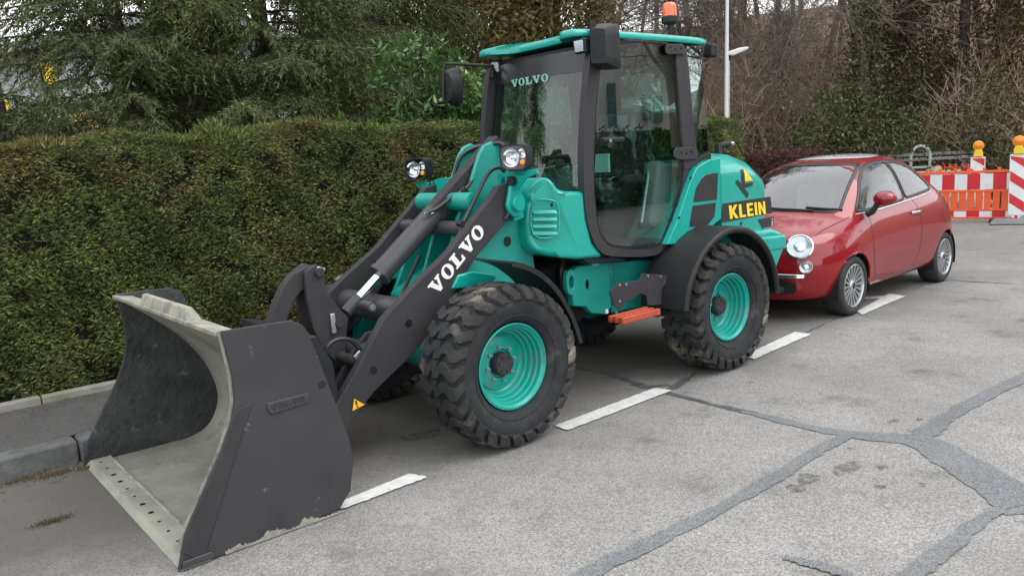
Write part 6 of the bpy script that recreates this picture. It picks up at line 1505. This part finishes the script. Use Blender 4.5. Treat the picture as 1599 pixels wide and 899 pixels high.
# ---- bare trees of the wood
M_TWIG = mat('bare_bark', (.19, .155, .128), (.28, .235, .195), 2.5, rough=.95, bump=.4, bscale=25, col3=(.14, .135, .09), scale3=1.1, lo3=.55, hi3=.7)
M_BRUSH = mat('brush_twig', (.30, .22, .16), (.4, .31, .23), 1.5, rough=.95, island=.45)
def bare_tree_mesh(seed, H, r, name, spread=.55, levels=4, low=.28):
    rg_ = np.random.default_rng(seed); P0 = []; P1 = []; Ra = []; Rb = []; big = []
    def grow(p, d, L, r, lev):
        n = 6 if lev == 0 else (5 if lev < 3 else 3); st = L/n; pts = [p]
        for i in range(n):
            d = d+rg_.normal(0, .09 if lev == 0 else .17, 3)+np.array([0, 0, .05 if lev else .02]); d = d/np.linalg.norm(d); q = p+d*st
            r1 = max(.0045, r*(1-.62/n)); P0.append(p); P1.append(q); Ra.append(r); Rb.append(r1)
            if lev < levels:
                kids = (2 if lev else 3) if (lev or i/n >= low) else 0
                if lev >= 2: kids = 2
                for _ in range(kids):
                    a = rg_.normal(0, 1, 3); a -= d*np.dot(a, d); a /= np.linalg.norm(a); dd = d*(1-spread*rg_.uniform(.6, 1.1))+a*spread*rg_.uniform(.8, 1.3)
                    grow(p+(q-p)*rg_.random(), dd/np.linalg.norm(dd), L*rg_.uniform(.38, .62)*(1-.35*i/n), max(.0045, r1*rg_.uniform(.35, .55)), lev+1)
            p = q; r = r1
    grow(np.zeros(3), np.array([rg_.normal(0, .06), rg_.normal(0, .06), 1.0]), H, r, 0)
    P0, P1, Ra, Rb = map(np.array, (P0, P1, Ra, Rb)); thick_ = Ra > .03
    return (P0, P1, Ra, Rb, thick_)
TV = []
for k, (H, r, sp, lv, lw) in enumerate(((8.5, .13, .5, 4, .3), (9.5, .17, .55, 4, .22), (7.5, .1, .45, 4, .35), (9, .12, .6, 4, .4), (6.5, .085, .55, 4, .15))):
    P0, P1, Ra, Rb, th = bare_tree_mesh(100+k, H, r, 't', sp, lv, lw)
    Va, Fa = segs_mesh(P0[th], P1[th], Ra[th], Rb[th], 6); Vb, Fb = segs_mesh(P0[~th], P1[~th], Ra[~th], Rb[~th], 3)
    TV.append((Va, Fa, Vb, Fb))
TM = {}
def bare_tree(u, d, k, label, sc=1.0, rot=0.0, group='bare trees of the wood', z=None, xy=None, lean=(0, 0)):
    x, y = xy or at_dist(u, d); t = thing('bare_tree', label, 'tree', (x, y, (slope_at(x, y) if z is None else z)-.05), rot, group); t.scale = (sc, sc, sc); t.rotation_euler = (lean[0], lean[1], rot)
    if k not in TM:
        Va, Fa, Vb, Fb = TV[k]; a = arr_mesh('trunk', Va, Fa, M_TWIG, t, True); c = arr_mesh('crown', Vb, Fb, M_TWIG, t); TM[k] = (a.data, c.data)
    else:
        for nm, me in zip(('trunk', 'crown'), TM[k]): o = bpy.data.objects.new(nm, me); COL.objects.link(o); o.parent = t
bare_tree(1347, 22.5, 1, 'big spreading bare tree with ivy on its trunk above the red car', 1.0, .4)
bare_tree(1256, 24, 2, 'slim leaning grey trunk left of the spreading tree', 1.1, 2.0, lean=(0, .06))
bare_tree(1592, 23.5, 3, 'pale bare trunk at the right picture edge', 1.25, 1.0)
bare_tree(1046, 27, 0, 'bare tree standing behind the orange beacon', 1.2, 3.0)
bare_tree(1200, 22, 4, 'short many-branched bare tree right of the street lamp', 1.0, .2)
wood = [(945, 30), (975, 24), (1010, 33), (1075, 34), (1100, 25), (1150, 31), (1165, 38), (1225, 33), (1285, 29), (1310, 36), (1385, 27), (1400, 34), (1430, 30), (1455, 24.5), (1480, 36), (1530, 30), (1560, 26.5), (1575, 37), (1620, 30), (1660, 25), (915, 36), (870, 33), (1125, 44), (1250, 45), (1370, 46), (1500, 46), (1030, 46), (1340, 40), (1190, 42)]
for i, (u, d) in enumerate(wood): bare_tree(u, d, i % 5, 'slender bare brown tree standing in the wooded slope', R3.uniform(.9, 1.35), i*1.7)
# trees across the street, in the mirror image of the cab glass
for u, dd, k in ((1052, -9.5, 1), (1072, -11, 0), (1090, -8.5, 3)):
    x, z = refl(u, 200, dd); bare_tree(0, 0, k, 'bare tree across the street, mirrored in the loader door', 1.0, k*2., 'bare trees across the street', 0.0, (x, dd))
# fine twig haze of the crowns farther up the slope
nt_ = 50000; s = NR.uniform(5, 30, nt_); t_ = NR.uniform(-14, 30, nt_); P = NS_[None]*(s+15.5)[:, None]+NT_[None]*t_[:, None]; zs = .34*(np.minimum(s, 26)-.5)
ok = NR.random(nt_) < .45+.55*(np.sin(t_*1.3+s*.4)+np.sin(t_*.5-s*.7)); z = zs+NR.uniform(0, 1, nt_)**.9*8.0; P0 = np.concatenate([P, z[:, None]], 1)[ok]; n = len(P0)
P1 = P0+np.stack([NR.normal(0, .6, n), NR.normal(0, .6, n), NR.uniform(-.1, 1.3, n)], 1)*NR.uniform(.5, 1.3, n)[:, None]
V, F = segs_mesh(P0, P1, NR.uniform(.008, .017, n), np.full(n, .005), 3); tag(arr_mesh('crown_twigs', V, F, M_BRUSH), 'fine brown twigs of the crowded crowns up the slope', 'twigs', kind='stuff')
# ---- thicket of the wood: twigs, dead leaves and ivy nobody could count
nt_ = 34000; s = NR.gamma(1.5, 3.2, nt_)+.2; t_ = NR.uniform(-14, 24, nt_); P = NS_[None]*(s+15.5)[:, None]+NT_[None]*t_[:, None]
zs = np.where(s < .5, 0, .34*(np.minimum(s, 26)-.5)); hgt = NR.uniform(0, 1, nt_)**1.3*(2.2+1.2*np.sin(t_*.7)+.8*np.sin(t_*1.9+s))
P0 = np.concatenate([P, (zs+hgt)[:, None]], 1); dv = np.stack([NR.normal(0, .5, nt_), NR.normal(0, .5, nt_), NR.uniform(.1, 1.2, nt_)], 1); P1 = P0+dv*NR.uniform(.35, 1.0, nt_)[:, None]
keep = (P0[:, 0] > 9.5) & ~((s < 1.3) & (t_ > -4.5) & (t_ < .5)); P0, P1 = P0[keep], P1[keep]; n = len(P0)
V, F = segs_mesh(P0, P1, NR.uniform(.006, .013, n), np.full(n, .004), 3); tag(arr_mesh('undergrowth', V, F, M_BRUSH), 'tangled brown undergrowth covering the wooded slope', 'undergrowth', kind='stuff')
M_BROWN = leafmat('brown_leaves', (.22, .13, .08), (.15, .095, .06), .7, island=.4, tl=.2)
nl = 50000; s = NR.gamma(1.6, 3.4, nl)+.3; t_ = NR.uniform(-14, 24, nl); P = NS_[None]*(s+15.5)[:, None]+NT_[None]*t_[:, None]; zs = np.where(s < .5, 0, .34*(np.minimum(s, 26)-.5)); dens = np.sin(t_*.9+1)+np.sin(t_*2.3+s*.5)+NR.normal(0, .8, nl)
C = np.concatenate([P, (zs+NR.uniform(0, 1, nl)**1.2*(3.2+1.5*np.sin(t_*.6)))[:, None]], 1)[(dens > .1)&(P[:, 0] > 9.5)]; n = len(C)
V, F = leaves(C, NR.normal(0, 1, (n, 3)), unit(n), NR.uniform(.05, .12, n), NR.uniform(.03, .06, n)); tag(arr_mesh('dead_leaves', V, F, M_BROWN), 'dry brown leaves still hanging in the undergrowth of the wood', 'dead leaves', kind='stuff')
M_IVY = leafmat('ivy', (.055, .062, .026), (.095, .095, .042), .9, island=.45, tl=.12, col3=(.12, .095, .05), scale3=1.4)
parts = []
for (u, d, r, h, k) in ((1290, 20.5, 1.4, 2.6, 7000), (1350, 20, 1.5, 2.9, 9000), (1400, 23.5, 1.3, 2.3, 6000), (1470, 25, 1.5, 2.2, 6000), (1540, 21.5, 1.8, 2.4, 8000), (1600, 21, 1.6, 2.6, 7000), (1240, 21.5, 1.4, 1.7, 5000), (1180, 23, 1.6, 1.6, 4000), (1660, 21, 1.6, 2.2, 4000), (1320, 24, 1.3, 2.6, 3000)):
    x, y = at_dist(u, d); k = int(k*.5); az = NR.uniform(0, 6.283, k); rr = r*1.0*np.abs(NR.normal(0, .62, k)); hh_ = h*.85*NR.uniform(0, 1, k)**1.3*(1+.35*np.sin(az*3+u)+.25*np.sin(az*7+rr*5)); C = np.stack([x+np.cos(az)*rr, y+np.sin(az)*rr, slope_at(x, y)+hh_+.15*np.sin(az*5+rr*4)], 1)
    parts.append(leaves(C, NR.normal(0, 1, (k, 3)), unit(k), NR.uniform(.06, .13, k), NR.uniform(.035, .07, k), .4))
V = np.concatenate([p[0] for p in parts]); tag(arr_mesh('ivy_thicket', V, np.arange(len(V)).reshape(-1, 4), M_IVY), 'dark green ivy and evergreen brush along the wood edge', 'ivy', kind='stuff')
# ivy climbing the big tree
x, y = at_dist(1347, 22.5); k = 5000; z = NR.uniform(0, 4.5, k); az = NR.uniform(0, 6.283, k); rr = .2+NR.gamma(1.3, .09, k); C = np.stack([x+np.cos(az)*rr, y+np.sin(az)*rr, slope_at(x, y)+z], 1)
V, F = leaves(C, NR.normal(0, 1, (k, 3)), unit(k), NR.uniform(.06, .12, k), NR.uniform(.04, .07, k), .4); tag(arr_mesh('ivy', V, F, M_IVY), 'dark ivy climbing the trunk of the spreading bare tree', 'ivy', kind='stuff')
M_RHOD = leafmat('rhododendron', (.05, .075, .024), (.08, .105, .034), 2, island=.4, tl=.12, rough=.4)
x, y = at_dist(1358, 21.6); rs = thing('evergreen_bush', 'bright green evergreen bush at the wood edge above the car roof', 'bush', (x, y, slope_at(x, y))); k = 5000
k = 4200; cl = NR.normal(0, 1, (34, 3))*np.array([.75, .6, .55])+np.array([0, 0, 1.45]); C = cl[NR.integers(0, 34, k)]+NR.normal(0, .15, (k, 3)); C[:, 2] = np.maximum(C[:, 2], .1)
V, F = leaves(C, C-np.array([0, 0, 1.2])+NR.normal(0, .6, (k, 3)), unit(k), NR.uniform(.08, .15, k), NR.uniform(.03, .055, k)); tag(arr_mesh('foliage', V, F, M_RHOD, rs), kind='stuff')
MB().tube([(0, 0, -.1), (.05, 0, 1.0), (0, 0, 1.9)], [.06, .045, .02], 8).build('stem', M_BARK, rs, smooth=60)

# ---- hedge before the house across the street (seen in the cab door)
oh = thing('garden_hedge', 'dark hedge before the white house across the street, mirrored in the door', 'hedge', (17.0, -14.2, 0)); k = 9000
C = np.stack([NR.uniform(-12, 12, k), .5+NR.gamma(1.2, .05, k)*-1+.1*NR.normal(size=k), NR.uniform(0, 2.5, k)], 1); D = np.stack([NR.normal(0, .6, k), NR.uniform(.1, .9, k), NR.normal(.2, .5, k)], 1)
V, F = leaves(C, D, unit(k), NR.uniform(.12, .25, k), NR.uniform(.05, .1, k)); tag(arr_mesh('foliage', V, F, M_HEDGE, oh), kind='stuff'); MB().box((0, 0, 1.2), (24, .8, 2.4)).build('hedge_core', M_HCORE, oh)
